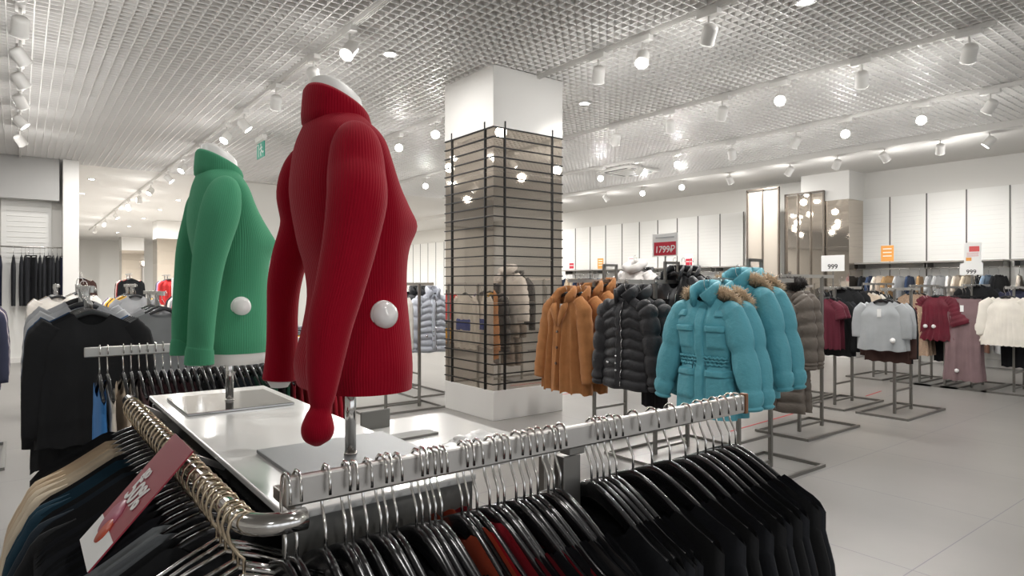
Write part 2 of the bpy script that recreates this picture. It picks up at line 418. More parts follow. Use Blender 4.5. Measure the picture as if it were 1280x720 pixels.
def hanger(loc, rz, label, group, me=None, hk=None):
    o = put('clothes_hanger', me or HANGER, None, loc, rz); tag(o, label, 'hanger', group)
    h = put('hook', hk or HOOKM, o)
    h['label'] = 'chrome hook'
    return o

# ------------------------------------------------------------------ garments (front = local -x, hanger along local y, origin at hanger neck)
class Body:
    def __init__(s, sh=.21, neck=.07, df=.05, db=.012, L=.62, w=((0, .21), (.3, .23), (1, .23)), th=((0, .012), (.25, .03), (1, .035)),
                 folds=4, amp=.008, quilts=0, qa=.0, seed=0, hemw=.006, crease=False, off=.004, ns=26, nt=22, flat_top=False, ruf=0):
        s.__dict__.update(locals()); r = random.Random(seed)
        s.ph = [r.uniform(0, 6.28) for _ in range(6)]
    def top(s, y, front):
        if s.flat_top: return -.085
        a = abs(y); z = HS(y)+s.off-(max(0, a-.185)/.04)**2*.022
        if a < s.neck: z = lerp(HS(s.neck)+s.off, HS(s.neck)+s.off-(s.df if front else s.db), math.sqrt(max(0, 1-(a/s.neck)**2)))
        return z
    def pt(s, u, t, front):
        W = pw(t, s.w); y0 = u*s.w[0][1]; zt = s.top(y0, front)
        zb = -s.L+s.hemw*math.sin(s.folds*PI*u+s.ph[0])
        z = lerp(zt, zb, t); y = u*W
        T = pw(t, s.th)
        e = max(0, 1-abs(u)**lerp(9, 2.6, sst(t/.35)))**.5
        if s.crease and t > .3: e *= lerp(1, .3+.7*min(1, abs(u)*3.5), sst((t-.3)/.2))
        x = T*e
        if s.quilts:
            x += s.qa*(abs(math.sin(PI*t*s.quilts))**.55-.6)*min(1, e*1.6)
            y += math.copysign(s.qa*.6*(abs(math.sin(PI*t*s.quilts))**.55-.6), u)*abs(u)**4
        wav = s.amp*(math.sin(s.folds*PI*u+s.ph[1]+1.2*t)*.65+math.sin(s.folds*1.7*PI*u+s.ph[2])*.35)*sst(t*1.6)
        if s.ruf: wav += s.ruf*math.sin(22*u+s.ph[3])*sst((t-.75)/.25)
        return Vector(((-x if front else x)+wav, y, z))
    def add(s, g):
        ns, nt = s.ns, s.nt
        vs = []; fs = []; uv = []
        n = 2*ns
        for i in range(nt+1):
            t = i/nt
            for j in range(n):
                if j <= ns: vs.append(s.pt(-1+2*j/ns, t, True))
                else: vs.append(s.pt(1-2*(j-ns)/ns, t, False))
        for i in range(nt):
            for j in range(n):
                k = (j+1) % n
                fs.append((i*n+j, i*n+k, (i+1)*n+k, (i+1)*n+j)); uv.append([(j/n, 1-i/nt), ((j+1)/n, 1-i/nt), ((j+1)/n, 1-(i+1)/nt), (j/n, 1-(i+1)/nt)])
        g.add(vs, fs, True, uv)
        return g
    def tz(s, y, z, front=True):
        t = .5
        for _ in range(12):
            W = pw(t, s.w); u = max(-1, min(1, y/W)); zt = s.top(u*s.w[0][1], front)
            t = max(0, min(1, (z-zt)/(-s.L-zt)))
        return u, t
    def surf(s, y, z, front=True):
        u, t = s.tz(y, z, front); p = s.pt(u, t, front); return Vector((p.x, y, z))
    def patch(s, g, ya, yb, za, zb, h, front=True, n=8, sq=.25):
        sg = -1 if front else 1; vs = []; fs = []
        for i in range(n+1):
            for j in range(n+1):
                a, b = i/n, j/n
                p = s.surf(lerp(ya, yb, b), lerp(za, zb, a), front)
                ed = min(1, min(a, 1-a, b, 1-b)/sq)
                p.x += sg*(h*math.sqrt(max(0, ed*(2-ed)))+(.002 if ed > 0 else -.006)); vs.append(p)
        for i in range(n):
            for j in range(n): q = i*(n+1)+j; fs.append((q, q+1, q+n+2, q+n+1))
        g.add(vs, fs)
        return g
def sleeve(g, side, y0, z0, pts, quilts=0, qa=0, n=14, seg=26, flat=1.0, seed=0, wr=.0):
    """pts: list of (dy, dz, dx, r) below the shoulder end"""
    r = random.Random(seed); P = []; Rr = []
    m = len(pts)-1
    for i in range(seg+1):
        q = i/seg*m; k = min(int(q), m-1); f = q-k
        a, b = pts[k], pts[k+1]
        c = [lerp(a[d], b[d], f) for d in range(4)]
        rad = c[3]
        if quilts: rad += qa*(abs(math.sin(PI*(i/seg)*quilts))**.5-.55)
        rad *= 1+wr*math.sin(i*1.9+r.random()*2)
        P.append((c[2], side*(y0+c[0]), z0+c[1])); Rr.append((max(.004, rad*flat), max(.004, rad)))
    g.tube(P, Rr, n, up=(1, 0, 0))
    return g
G = {}                      # garment library: key -> (body mesh, [(part name, mesh, label)])
def lib(key, body, m, parts=()):
    G[key] = (body.mesh('garment', m), [(n, p.mesh(n, pm), l) for n, p, pm, l in parts])
def recolor(new, old, m, pm=None):
    bm, ps = G[old]; b2 = bm.copy(); b2.materials[0] = m
    q = []
    for n, me, l in ps:
        if n in ('sleeve', 'collar', 'flounce', 'hood') or (pm and n in pm): me = me.copy(); me.materials[0] = m
        q.append((n, me, l))
    G[new] = (b2, q)
def garment(key, name, cat, loc, rz, label, group=None, tags=()):
    bm, ps = G[key]
    o = put(name, bm, None, loc, rz); tag(o, label, cat, group)
    for n, me, l in ps:
        c = put(n, me, o)
        if l: c['label'] = l
    for kind, y, z in tags:
        me = PTAG if kind == 'p' else (STAG if kind == 's' else RTAG)
        c = put('price_tag' if kind != 's' else 'security_tag', me, o, (kindx(key, y, z), y, z))
        c['label'] = {'p': 'white paper price tag', 's': 'white round security tag', 'r': 'white and red paper price tag'}[kind]
    return o
PTAG = MB().box((0, 0, 0), (.003, .042, .09)).mesh('price_tag', M_PAPER)
STAG = MB().lathe([(0, -.02), (.018, -.018), (.028, -.006), (.03, .004), (.022, .01), (0, .012)], 16, (0, 0, 0), (1, 0, 0)).mesh('security_tag', M_TAGP)
_r = MB().box((0, 0, .025), (.004, .075, .085)); _r.cm = 1; _r.box((0, 0, -.035), (.004, .075, .04)); RTAG = _r.mesh('price_tag', [M_PAPER, M_RED])
BODY = {}
def kindx(key, y, z):
    k = key.split(':')[0]
    b = BODY.get(k)
    return (b.surf(y, z).x-.02) if b else -.05

def mk_simple(key, m, sleeves=None, **kw):
    b = Body(**kw); g = MB(); b.add(g); BODY[key.split(':')[0]] = b; parts = []
    if sleeves:
        for sd in (-1, 1):
            s = MB(); sleeve(s, sd, sleeves['y'], sleeves['z'], sleeves['pts'], sleeves.get('q', 0), sleeves.get('qa', 0), flat=sleeves.get('flat', .5), seed=sd, wr=sleeves.get('wr', .03))
            parts.append(('sleeve', s, m, None))
    lib(key, g, m, parts)
    return b

BLACK = '#17181a'
F_BLACK = fabric(BLACK, .12)
# tightly packed knits: wide neck leaves the hanger's arms bare
mk_simple('knit', F_BLACK, dict(y=.205, z=-.12, pts=[(-.05, -.01, 0, .012), (-.012, -.03, 0, .028), (.0, -.1, 0, .036), (.012, -.3, 0, .040), (.016, -.52, 0, .036)], flat=.36, wr=.01),
          sh=.218, neck=.12, df=.05, db=.03, L=.66, off=.008, w=((0, .222), (.3, .220), (1, .22)), th=((0, .012), (.2, .014), (1, .016)), folds=3, amp=.003, seed=3)
mk_simple('thinknit', F_BLACK, dict(y=.205, z=-.12, pts=[(-.05, -.01, 0, .012), (-.012, -.03, 0, .028), (.0, -.1, 0, .036), (.012, -.3, 0, .040), (.016, -.52, 0, .036)], flat=.36, wr=.01),
          sh=.222, neck=.055, df=.03, db=.01, L=.7, off=.012, w=((0, .226), (.3, .226), (1, .22)), th=((0, .014), (.2, .016), (1, .016)), folds=3, amp=.004, seed=4)
for c in ('#1d1f24', '#b4472a', '#a01428'): recolor('thinknit:'+c, 'thinknit', fabric(c, .12 if c == '#1d1f24' else .25))
for c in ('#1d1f24', '#4a2027', '#25303c', '#7d1220', '#b4472a', '#d9cfc2', '#6f7273', '#14333f', '#d3bfa6', '#a01428', '#24513f', '#2b2a35', '#3d3a3a', '#8c8f90', '#c7b7a4', '#12617a', '#3b78b6', '#513a3c'):
    recolor('knit:'+c, 'knit', fabric(c, .12 if c in ('#1d1f24', '#25303c', '#14333f') else .25))
# ordinary shirt that hides the hanger
mk_simple('shirt', F_BLACK, dict(y=.205, z=-.11, pts=[(-.03, .03, 0, .05), (.02, -.05, 0, .065), (.05, -.3, 0, .055), (.06, -.56, 0, .042)], flat=.5),
          sh=.21, neck=.075, df=.06, db=.01, L=.72, w=((0, .215), (.3, .24), (1, .255)), th=((0, .012), (.2, .035), (1, .045)), folds=4, amp=.010, seed=5)
for c in ('#1d1f24', '#8b8c8e', '#5b5f66', '#e7e4de', '#c7b7a4', '#35384d', '#6b5f7c', '#b9babb', '#d6d0c8', '#9fa9b5', '#2e4a6b', '#b32a2c', '#7a6a58', '#dba92d', '#a6a8ab', '#47312c'):
    recolor('shirt:'+c, 'shirt', fabric(c))
mk_simple('longshirt', F_BLACK, dict(y=.205, z=-.11, pts=[(-.03, .03, 0, .05), (.02, -.05, 0, .065), (.05, -.3, 0, .055), (.06, -.62, 0, .042)], flat=.5),
          sh=.21, neck=.075, df=.06, db=.01, L=.86, w=((0, .215), (.3, .24), (1, .27)), th=((0, .012), (.2, .035), (1, .045)), folds=5, amp=.014, seed=55, hemw=.015)
_b = MB(); BODY['shirt'].patch(_b, -.2, .2, -.34, -.5, .004, False); BODY['shirt'].patch(_b, -.2, .2, -.34, -.5, .004, True)
G['ivory'] = (G['shirt:#d6d0c8'][0], G['shirt:#d6d0c8'][1]+[('knit_band', _b.mesh('knit_band', fabric('#2b3f8c')), 'blue knitted band')])
# long coat-like shirt sleeve for the round rail (garment sleeves hang further out)
mk_simple('cardigan', fabric('#cdb89c'), dict(y=.2, z=-.10, pts=[(-.05, .02, 0, .016), (-.004, -.012, 0, .036), (.025, -.09, 0, .046), (.06, -.27, 0, .045), (.09, -.6, 0, .035)], flat=.42, wr=.015),
          sh=.222, neck=.06, df=.03, db=.01, L=.80, off=.012, w=((0, .228), (.3, .236), (1, .25)), th=((0, .014), (.2, .016), (1, .018)), folds=3, amp=.004, seed=9)
for c in ('#d3c4ad', '#163646', '#17181a', '#8a8f90', '#6f7376', '#202a33'): recolor('cardigan:'+c, 'cardigan', fabric(c, .15))
# cropped grey top
mk_simple('crop', fabric('#a9acae'), dict(y=.215, z=-.10, pts=[(-.04, .03, 0, .05), (.01, -.05, 0, .07), (.03, -.2, 0, .07), (.03, -.34, 0, .065)], flat=.5, wr=.01),
          sh=.22, neck=.085, df=.05, db=.012, L=.58, w=((0, .22), (.35, .25), (1, .255)), th=((0, .012), (.25, .045), (1, .055)), folds=3, amp=.010, seed=6)
# burgundy draped top
mk_simple('drape', fabric('#571527', .5, .6), dict(y=.2, z=-.09, pts=[(-.05, .02, 0, .04), (.02, -.05, 0, .06), (.05, -.17, 0, .07)], flat=.6),
          sh=.215, neck=.06, df=.03, db=.01, L=.62, w=((0, .215), (.3, .24), (1, .25)), th=((0, .012), (.2, .04), (1, .05)), folds=9, amp=.018, seed=7, hemw=.01)
# velvet top with flounced sleeves and hem
vel = mat('velvet_wine', '#5c0f22', .55, 0, .9, (60, .35, .006), .2, spec=.3)
mk_simple('velvet', vel, dict(y=.17, z=-.07, pts=[(-.03, .02, 0, .05), (.05, -.05, 0, .075), (.1, -.2, 0, .10), (.16, -.36, 0, .15)], flat=.55, wr=.09),
          sh=.18, neck=.06, df=.03, db=.01, L=.66, w=((0, .18), (.3, .2), (.75, .23), (1, .30)), th=((0, .012), (.2, .045), (1, .06)), folds=7, amp=.02, seed=8, hemw=.02, ruf=.03)
# sequin skirt / dress
seq = mat('gold_sequin', '#b49a83', .3, .55, 0, (220, 1, .01), .3, vscale=120)
mk_simple('sequin', seq, None, sh=.17, neck=.05, df=.02, db=.01, L=.92, w=((0, .17), (.3, .2), (1, .26)), th=((0, .012), (.2, .04), (1, .06)), folds=6, amp=.022, seed=12)
# white gathered blouse
mk_simple('blouse', fabric('#e9e3d8', .3, .7), dict(y=.19, z=-.08, pts=[(-.03, .02, 0, .05), (.05, -.06, 0, .08), (.1, -.3, 0, .10), (.12, -.46, 0, .09), (.12, -.5, 0, .03), (.12, -.53, 0, .055), (.12, -.56, 0, .07)], flat=.6, wr=.04),
          sh=.2, neck=.07, df=.03, db=0, L=.68, w=((0, .2), (.3, .24), (1, .30)), th=((0, .012), (.2, .05), (1, .07)), folds=10, amp=.012, seed=13)
# flared trousers on a clip hanger
mk_simple('flare', fabric('#7c6668', .1), None, sh=.18, flat_top=True, L=1.24, w=((0, .19), (.15, .2), (.4, .21), (.75, .225), (1, .25)), th=((0, .02), (.2, .05), (1, .08)), folds=4, amp=.014, seed=14, crease=True, hemw=.008, nt=30, ns=34)
mk_simple('pants', fabric('#1a1b1f', .12), None, sh=.18, flat_top=True, L=1.0, w=((0, .16), (.2, .175), (1, .15)), th=((0, .02), (.2, .035), (1, .03)), folds=3, amp=.006, seed=15, crease=True)
for c in ('#1b1f3a', '#232428', '#5f7f9f', '#86a3bd', '#c9cacc'): recolor('pants:'+c, 'pants', fabric(c, .12))
# far wall garments: one mesh with short sleeves
def mk_wall():
    b = Body(sh=.2, neck=.07, df=.05, db=.01, L=.62, w=((0, .2), (.3, .22), (1, .23)), th=((0, .012), (.2, .03), (1, .035)), folds=3, amp=.008, seed=21, ns=14, nt=10)
    g = MB(); b.add(g)
    for sd in (-1, 1): sleeve(g, sd, .2, -.1, [(-.03, .03, 0, .05), (.03, -.08, 0, .06), (.05, -.24, 0, .06)], n=8, seg=5, flat=.5)
    lib('tee', g, fabric('#e7e4de'))
mk_wall()
WALLC = ['#e7e4de', '#c9b79d', '#2b3a55', '#8ba0b6', '#3c3f46', '#d8c9b2', '#b9babb', '#1f2125', '#a8875f', '#5d7691', '#dcdad7', '#6b4a3c', '#e3d7c8']
for c in WALLC: recolor('tee:'+c, 'tee', fabric(c))

# --- teddy coat
def mk_teddy():
    m = fur('#a8744a')
    b = Body(sh=.215, neck=.075, df=.16, db=0, L=.95, w=((0, .22), (.25, .26), (.6, .29), (1, .33)), th=((0, .03), (.2, .085), (1, .11)), folds=5, amp=.04, seed=31, hemw=.012, off=.02, ns=40, nt=34)
    BODY['teddy'] = b; g = MB(); b.add(g); parts = []
    for sd in (-1, 1):
        s = MB(); sleeve(s, sd, .21, -.11, [(-.05, .03, 0, .06), (.03, -.06, -.005, .085), (.075, -.3, -.02, .082), (.12, -.6, -.03, .085), (.135, -.73, -.03, .08)], flat=.8, wr=.05, seed=sd+3, n=18)
        parts.append(('sleeve', s, m, None))
    c = MB()   # notched collar: two rolled halves and lapels
    for sd in (-1, 1):
        c.tube([(.06, 0, .01), (.05, sd*.06, .012), (0, sd*.095, -.01), (-.06, sd*.10, -.06), (-.095, sd*.075, -.11)], [(.05, .022), (.05, .022), (.052, .026), (.05, .026), (.012, .012)], 12, up=(0, 0, 1))
        c.tube([(-.075, sd*.085, -.10), (-.105, sd*.075, -.15), (-.115, sd*.03, -.26), (-.115, sd*.012, -.33)], [(.02, .014), (.022, .045), (.016, .03), (.006, .008)], 12, up=(-1, 0, 0))
    parts.append(('collar', c, m, None))
    p = MB(); b.patch(p, .0, .035, -.33, -.93, .012, n=10)
    parts.append(('placket', p, m, None))
    bt = MB()
    for z in (-.38, -.53, -.68):
        q = b.surf(.02, z); bt.lathe([(0, -.006), (.012, -.006), (.014, 0), (.012, .006), (0, .006)], 12, (q.x-.022, .02, z), (1, 0, 0))
    parts.append(('button', bt, mat('button_brown', '#4a2d17', .35), None))
    lib('teddy', g, m, parts)
mk_teddy()
M_ZIP = mat('zip_silver', '#b9b9bb', .25, 1)
# --- puffer jackets
def mk_puffer(key, m, L, quilts, seed, furm=None, tight=False, zipper=True):
    b = Body(sh=.215, neck=.07, df=.03, db=0, L=L, w=((0, .215), (.25, .245), (.5, .225 if tight else .24), (1, .25)), th=((0, .03), (.2, .075), (.5, .065), (1, .08)),
             folds=2, amp=.006, quilts=quilts, qa=.022, seed=seed, hemw=.004, off=.02, ns=32, nt=quilts*7)
    BODY[key] = b; g = MB(); b.add(g); parts = []
    for sd in (-1, 1):
        s = MB(); sleeve(s, sd, .205, -.11, [(-.05, .04, 0, .055), (.025, -.05, 0, .085), (.07, -.3, 0, .078), (.10, -.6, -.01, .062), (.105, -.68, -.01, .05)], max(6, quilts-2), .02, flat=.85, seed=sd, n=18, seg=56, wr=0)
        parts.append(('sleeve', s, m, None))
    c = MB()
    for sd in (-1, 1):
        c.tube([(.055, 0, .03), (.04, sd*.07, .03), (-.03, sd*.085, 0), (-.07, sd*.045, -.05)], [(.055, .022)]*4, 12, up=(0, 0, 1))
    parts.append(('collar', c, m, None))
    p = MB(); b.patch(p, -.004, .05, -.06, -L+.01, .014, n=16)
    parts.append(('placket', p, m, None))
    z = MB()
    for q in range(40):
        z0 = lerp(-.05, -L+.03, q/40); z1 = lerp(-.05, -L+.03, (q+1)/40); a, c2 = b.surf(-.008, z0), b.surf(-.008, z1)
        z.bar(a+Vector((-.008, 0, 0)), c2+Vector((-.008, 0, 0)), .006)
    parts.append(('zip', z, M_ZIP, 'silver front zip'))
    if not furm:
        bt = MB()
        for zz in (-.46, -.52, -.58, -.64):
            for yy in (.035, ): q = b.surf(yy, zz); bt.lathe([(0, -.005), (.01, -.004), (.01, .004), (0, .005)], 10, (q.x-.02, yy, zz), (1, 0, 0))
        q = b.surf(.13, -.58); bt.lathe([(0, -.008), (.015, -.006), (.015, .004), (0, .005)], 10, (q.x-.012, .13, -.58), (1, 0, 0))
        parts.append(('snap', bt, M_ZIP, 'silver snap buttons'))
    else:
        parts.append(('fur_trim', furtube([(-.06, -.12, .0), (-.02, -.17, .03), (.05, -.13, .05), (.09, 0, .06), (.05, .13, .05), (-.02, .17, .03), (-.06, .12, .0)], .05, 900, 5), furm, 'dark faux fur hood trim'))
        bl = MB()
        for zz in (-.52, -.56, -.60): b.patch(bl, -.12, .12, zz-.018, zz+.018, .016, n=8)
        parts.append(('belt', bl, m, None))
    lib(key, g, m, parts)
def furtube(path, r, nspike, seed):
    rr = random.Random(seed); g = MB()
    # resample
    P = [Vector(p) for p in path]; Q = []
    for i in range(len(P)-1):
        for k in range(6): Q.append(P[i].lerp(P[i+1], k/6))
    Q.append(P[-1])
    g.tube(Q, [r*.6*(1+.15*rr.uniform(-1, 1)) for _ in Q], 10)
    for _ in range(nspike):
        i = rr.randrange(len(Q)-1); t = (Q[i+1]-Q[i]).normalized(); c = Q[i].lerp(Q[i+1], rr.random())
        d = Vector((rr.gauss(0, 1), rr.gauss(0, 1), rr.gauss(0, 1))); d = (d-t*d.dot(t)*.7).normalized()
        a = d.orthogonal().normalized()*r*.09; b = d.cross(a)
        tip = c+d*r*rr.uniform(.95, 1.4)+Vector((0, 0, -r*.18)); base = c+d*r*.45
        g.add([base+a, base-a*.5+b*.87, base-a*.5-b*.87, tip], [(0, 1, 3), (1, 2, 3), (2, 0, 3)])
    return g
mk_puffer('puffer', nylon('#2b2b2e'), .80, 9, 41)
recolor('puffer:#3a3b3d', 'puffer', nylon('#3a3b3d'), ('placket',))
recolor('puffer:#c3c7d1', 'puffer', nylon('#c3c7d1'), ('placket',))
mk_puffer('longpuffer', nylon('#6d645c'), 1.22, 11, 43, fur('#2c2826'), tight=True)
# --- teal parka
def mk_parka():
    m = nylon('#5ba4b3'); b = Body(sh=.22, neck=.075, df=.05, db=0, L=.90, w=((0, .225), (.2, .245), (.5, .205), (.56, .21), (.8, .25), (1, .255)), th=((0, .03), (.2, .09), (.42, .085), (.52, .055), (.62, .085), (1, .09)),
                                        folds=2, amp=.006, seed=51, hemw=.004, off=.02, ns=40, nt=40)
    BODY['parka'] = b; g = MB(); b.add(g); parts = []
    for sd in (-1, 1):
        s = MB(); sleeve(s, sd, .205, -.12, [(-.05, .045, 0, .06), (.03, -.05, 0, .095), (.10, -.28, -.005, .09), (.165, -.55, -.01, .08), (.185, -.66, -.01, .062), (.19, -.69, -.01, .05)], 5, .024, flat=.85, seed=sd, n=20, seg=48, wr=.012)
        parts.append(('sleeve', s, m, None))
    c = MB()
    for sd in (-1, 1):
        c.tube([(.06, 0, .05), (.045, sd*.07, .045), (-.03, sd*.09, .015), (-.09, sd*.05, -.05)], [(.06, .026)]*4, 14, up=(0, 0, 1))
    parts.append(('collar', c, m, None))
    h = MB()
    h.rings([[Vector((.10+.085*math.sin(f)*math.cos(a)*1.0, .165*math.sin(f)*math.sin(a), -.06-.13*math.cos(f)+.05*math.sin(f)**2)) for a in [2*PI*k/20 for k in range(20)]] for f in [PI*(.04+.92*i/14) for i in range(15)]])
    parts.append(('hood', h, m, None))
    parts.append(('fur_trim', furtube([(.0, -.11, .02), (.02, -.175, .01), (.07, -.205, -.05), (.10, -.19, -.12), (.14, -.10, -.18), (.16, 0, -.19), (.14, .10, -.18), (.10, .19, -.12), (.07, .205, -.05), (.02, .175, .01), (.0, .11, .02)], .055, 1300, 7), fur('#c9b093'), 'beige faux fur hood trim'))
    for sd in (-1, 1):
        p = MB(); b.patch(p, sd*.055, sd*.2, -.26, -.40, .02, n=10); parts.append(('pocket', p, m, None))
        p = MB(); b.patch(p, sd*.05, sd*.205, -.225, -.275, .034, n=10); parts.append(('pocket_flap', p, m, None))
        p = MB(); b.patch(p, sd*.05, sd*.225, -.58, -.78, .022, n=10); parts.append(('pocket', p, m, None))
        p = MB(); b.patch(p, sd*.045, sd*.225, -.545, -.60, .036, n=10); parts.append(('pocket_flap', p, m, None))
        p = MB(); b.patch(p, sd*.12, sd*.2, -.11, -.165, .022, n=8); parts.append(('shoulder_tab', p, m, None))
    p = MB(); b.patch(p, -.035, .035, -.06, -.89, .02, n=16, sq=.3); parts.append(('placket', p, m, None))
    wb = MB(); n = 44
    for zz in (-.46, -.485, -.51):
        wb.tube([b.surf(lerp(-.2, .2, i/n), zz+.006*math.sin(i*1.7+zz*90))+Vector((-.006-.006*abs(math.sin(i*.9)), 0, 0)) for i in range(n+1)], .009, 6)
    parts.append(('waist_gather', wb, m, None))
    dk = MB()
    for sd in (-1, 1): q = b.surf(sd*.045, -.49); dk.tube([q+Vector((-.03, 0, 0)), q+Vector((-.034, sd*.01, -.03)), q+Vector((-.03, sd*.014, -.06))], .003, 6)
    parts.append(('drawcord', dk, mat('cord_teal', '#1e5564', .7), None))
    lib('parka', g, m, parts)
mk_parka()
# --- fluffy white jacket and zipped dark jacket reuse the shapes
def mk_fluffy():
    m = fur('#e9e5e2')
    b = Body(sh=.215, neck=.06, df=.03, db=0, L=.7, w=((0, .215), (.25, .26), (1, .28)), th=((0, .03), (.2, .1), (1, .11)), folds=4, amp=.02, seed=61, off=.02)
    g = MB(); b.add(g); parts = []
    for sd in (-1, 1):
        s = MB(); sleeve(s, sd, .21, -.11, [(-.05, .04, 0, .06), (.03, -.06, 0, .1), (.08, -.3, 0, .1), (.1, -.55, 0, .09)], flat=.85, n=16, wr=.06); parts.append(('sleeve', s, m, None))
    c = MB(); c.tube([(.05, 0, .05), (.04, .08, .045), (-.05, .09, 0), (-.08, 0, -.03), (-.05, -.09, 0), (.04, -.08, .045)], .045, 12, closed=True); parts.append(('collar', c, m, None))
    lib('fluffy', g, m, parts)
mk_fluffy()
def mk_zipjacket():
    m = mat('black_leather', '#1d1e22', .42, 0, .05, (60, .3, .004), .1)
    b = Body(sh=.215, neck=.08, df=.14, db=0, L=.66, w=((0, .22), (.25, .25), (1, .24)), th=((0, .02), (.2, .06), (1, .065)), folds=3, amp=.008, seed=71, off=.015)
    g = MB(); b.add(g); parts = []
    for sd in (-1, 1):
        s = MB(); sleeve(s, sd, .21, -.11, [(-.05, .04, 0, .05), (.03, -.06, 0, .075), (.06, -.3, 0, .066), (.07, -.62, 0, .052)], flat=.7, n=14); parts.append(('sleeve', s, m, None))
    z = MB()
    for ya, yb in ((.03, .02), (-.06, -.02)):
        z.tube([b.surf(lerp(ya, yb, i/10), lerp(-.18, -.64, i/10))+Vector((-.006, 0, 0)) for i in range(11)], .004, 6)
    for sd in (-1, 1): z.tube([b.surf(sd*lerp(.1, .19, i/6), lerp(-.3, -.42, i/6))+Vector((-.006, 0, 0)) for i in range(7)], .004, 6)
    parts.append(('zip', z, M_ZIP, 'silver zips'))
    c = MB()
    for sd in (-1, 1): c.tube([(.05, 0, .03), (.03, sd*.07, .03), (-.05, sd*.1, -.03), (-.08, sd*.09, -.1)], [(.03, .012)]*3+[(.008, .006)], 10, up=(0, 0, 1))
    parts.append(('collar', c, m, None))
    lib('zipjacket', g, m, parts)
mk_zipjacket()

# ------------------------------------------------------------------ foreground gondola with the white display top
e = empty('display_table', (.51, 1.69, 0)); tag(e, 'long white topped display table carrying the red and green sweaters', 'table')
build('tabletop', MB().box((0, 0, 1.133), (.36, 1.345, .014)), mat('lacquer_white', '#e4e3e0', .16, coat=.4), e, bevel=.003)
build('body', MB().box((0, 0, .6), (.30, 1.28, 1.03)), mat('gondola_black', '#1a1b1b', .6), e)
build('end_panel', MB().box((.0, -.655, .573), (.355, .018, 1.105)), mat('gondola_grey', '#7f7e7a', .5), e, bevel=.002)
build('end_panel', MB().box((.0, .655, .57), (.345, .018, 1.09)), MATS['gondola_grey'], e, bevel=.002)
build('plinth', MB().box((0, 0, .045), (.34, 1.3, .09)), MATS['gondola_grey'], e)
YF = .93
e = empty('clothes_rail', (.87, YF, 0)); tag(e, 'flat steel foreground clothes rail full of black hangers', 'clothes rail')
g = MB().box((0, 0, 1.202), (1.13, .014, .044)); build('rail', g, M_STEEL, e, bevel=.004)
e.children[0].location = (-.005, 0, 0)
build('post', MB().box((.0, .03, .58), (.046, .03, 1.16)).box((0, .015, 1.175), (.04, .03, .02)), M_RACK, e, bevel=.002)
build('rail_cap', MB().box((.565, 0, 1.203), (.012, .02, .05)), mat('cap_wood', '#8a6145', .5), e, bevel=.003)
build('end_bracket', MB().box((-.55, .05, 1.175), (.012, .1, .02)), M_STEEL, e, bevel=.002)
build('base', MB().box((0, .03, .015), (.5, .3, .03)), M_RACK, e)
XL = .245
e = empty('clothes_rail', (XL, 1.5, 0)); tag(e, 'round chrome clothes rail along the left side of the display table', 'clothes rail')
g = MB(); pth = [(0, .62, 1.17), (0, -.55, 1.17)]
for i in range(1, 9):
    a = PI/2*i/8; pth.append((.05-.05*math.cos(a), -.55-.05*math.sin(a), 1.17))
pth.append((.075, -.60, 1.17))
g.tube(pth, .0155, 16); build('rail', g, M_CHROME, e)
build('bracket', MB().bar((0, .615, 1.168), (.11, .615, 1.1), .016), M_STEEL, e)
build('bracket', MB().bar((0, 0, 1.158), (.11, 0, 1.1), .012), M_STEEL, e)
YB = 3.35
e = empty('clothes_rail', (.82, YB, 0)); tag(e, 'flat steel clothes rail beyond the display table carrying dark red knits', 'clothes rail')
build('rail', MB().box((0, 0, 1.202), (1.2, .014, .044)), M_STEEL, e, bevel=.004)
for xx in (-.1, .5): build('post', MB().box((xx, .03, .585), (.03, .03, 1.17)), M_RACK, e)
build('base', MB().box((.2, .03, .015), (1.0, .3, .03)), M_RACK, e)

ZA = 1.106           # hanger neck height on the flat rails
# front rail, table side of the post
FL = [.302, .318, .361, .392, .404, .427, .45, .461, .478, .513, .524, .538, .549, .561, .601, .614, .632, .659, .677, .691, .718, .737, .752, .769, .795, .809, .825]
FCOL = {0: '#25303c', 1: '#d9cfc2', 2: '#25303c', 5: '#d9cfc2', 8: '#d9cfc2', 14: '#b4472a', 16: '#a01428', 18: '#7d1220', 21: '#a01428', 24: '#3d3a3a'}
CN = {'#17181a': 'black', '#1d1f24': 'charcoal', '#4a2027': 'plum', '#25303c': 'dark navy', '#7d1220': 'dark red', '#b4472a': 'orange', '#d9cfc2': 'ivory', '#6f7273': 'grey',
      '#14333f': 'dark teal', '#d3bfa6': 'beige', '#a01428': 'red', '#24513f': 'green', '#2b2a35': 'ink blue', '#3d3a3a': 'dark grey', '#8c8f90': 'light grey', '#c7b7a4': 'sand',
      '#12617a': 'teal', '#3b78b6': 'bright blue', '#513a3c': 'brown', '#8b8c8e': 'grey', '#5b5f66': 'slate', '#e7e4de': 'white', '#35384d': 'navy', '#6b5f7c': 'violet', '#b9babb': 'pale grey',
      '#d6d0c8': 'cream', '#9fa9b5': 'pale blue', '#2e4a6b': 'denim blue', '#b32a2c': 'red', '#7a6a58': 'taupe', '#dba92d': 'yellow', '#a6a8ab': 'silver grey', '#47312c': 'dark brown'}
for i, x in enumerate(FL):
    rz = RND.uniform(-.05, .05); c = FCOL.get(i, '#1d1f24' if i % 3 else '#17181a'); k = len(FL)-i
    z = ZA+RND.uniform(-.002, .002)
    hanger((x, YF, z), rz, f'black hanger, {ordn(k)} from post on table side of foreground rail', 'hangers on the foreground rail, table side')
    garment('thinknit:'+c if i in (14, 16) else 'knit:'+c if c != '#17181a' else 'knit', 'knit_top', 'top', (x, YF, z), rz, f'{CN[c]} knit top, {ordn(k)} from post on table side of foreground rail', 'tops on the foreground rail, table side')
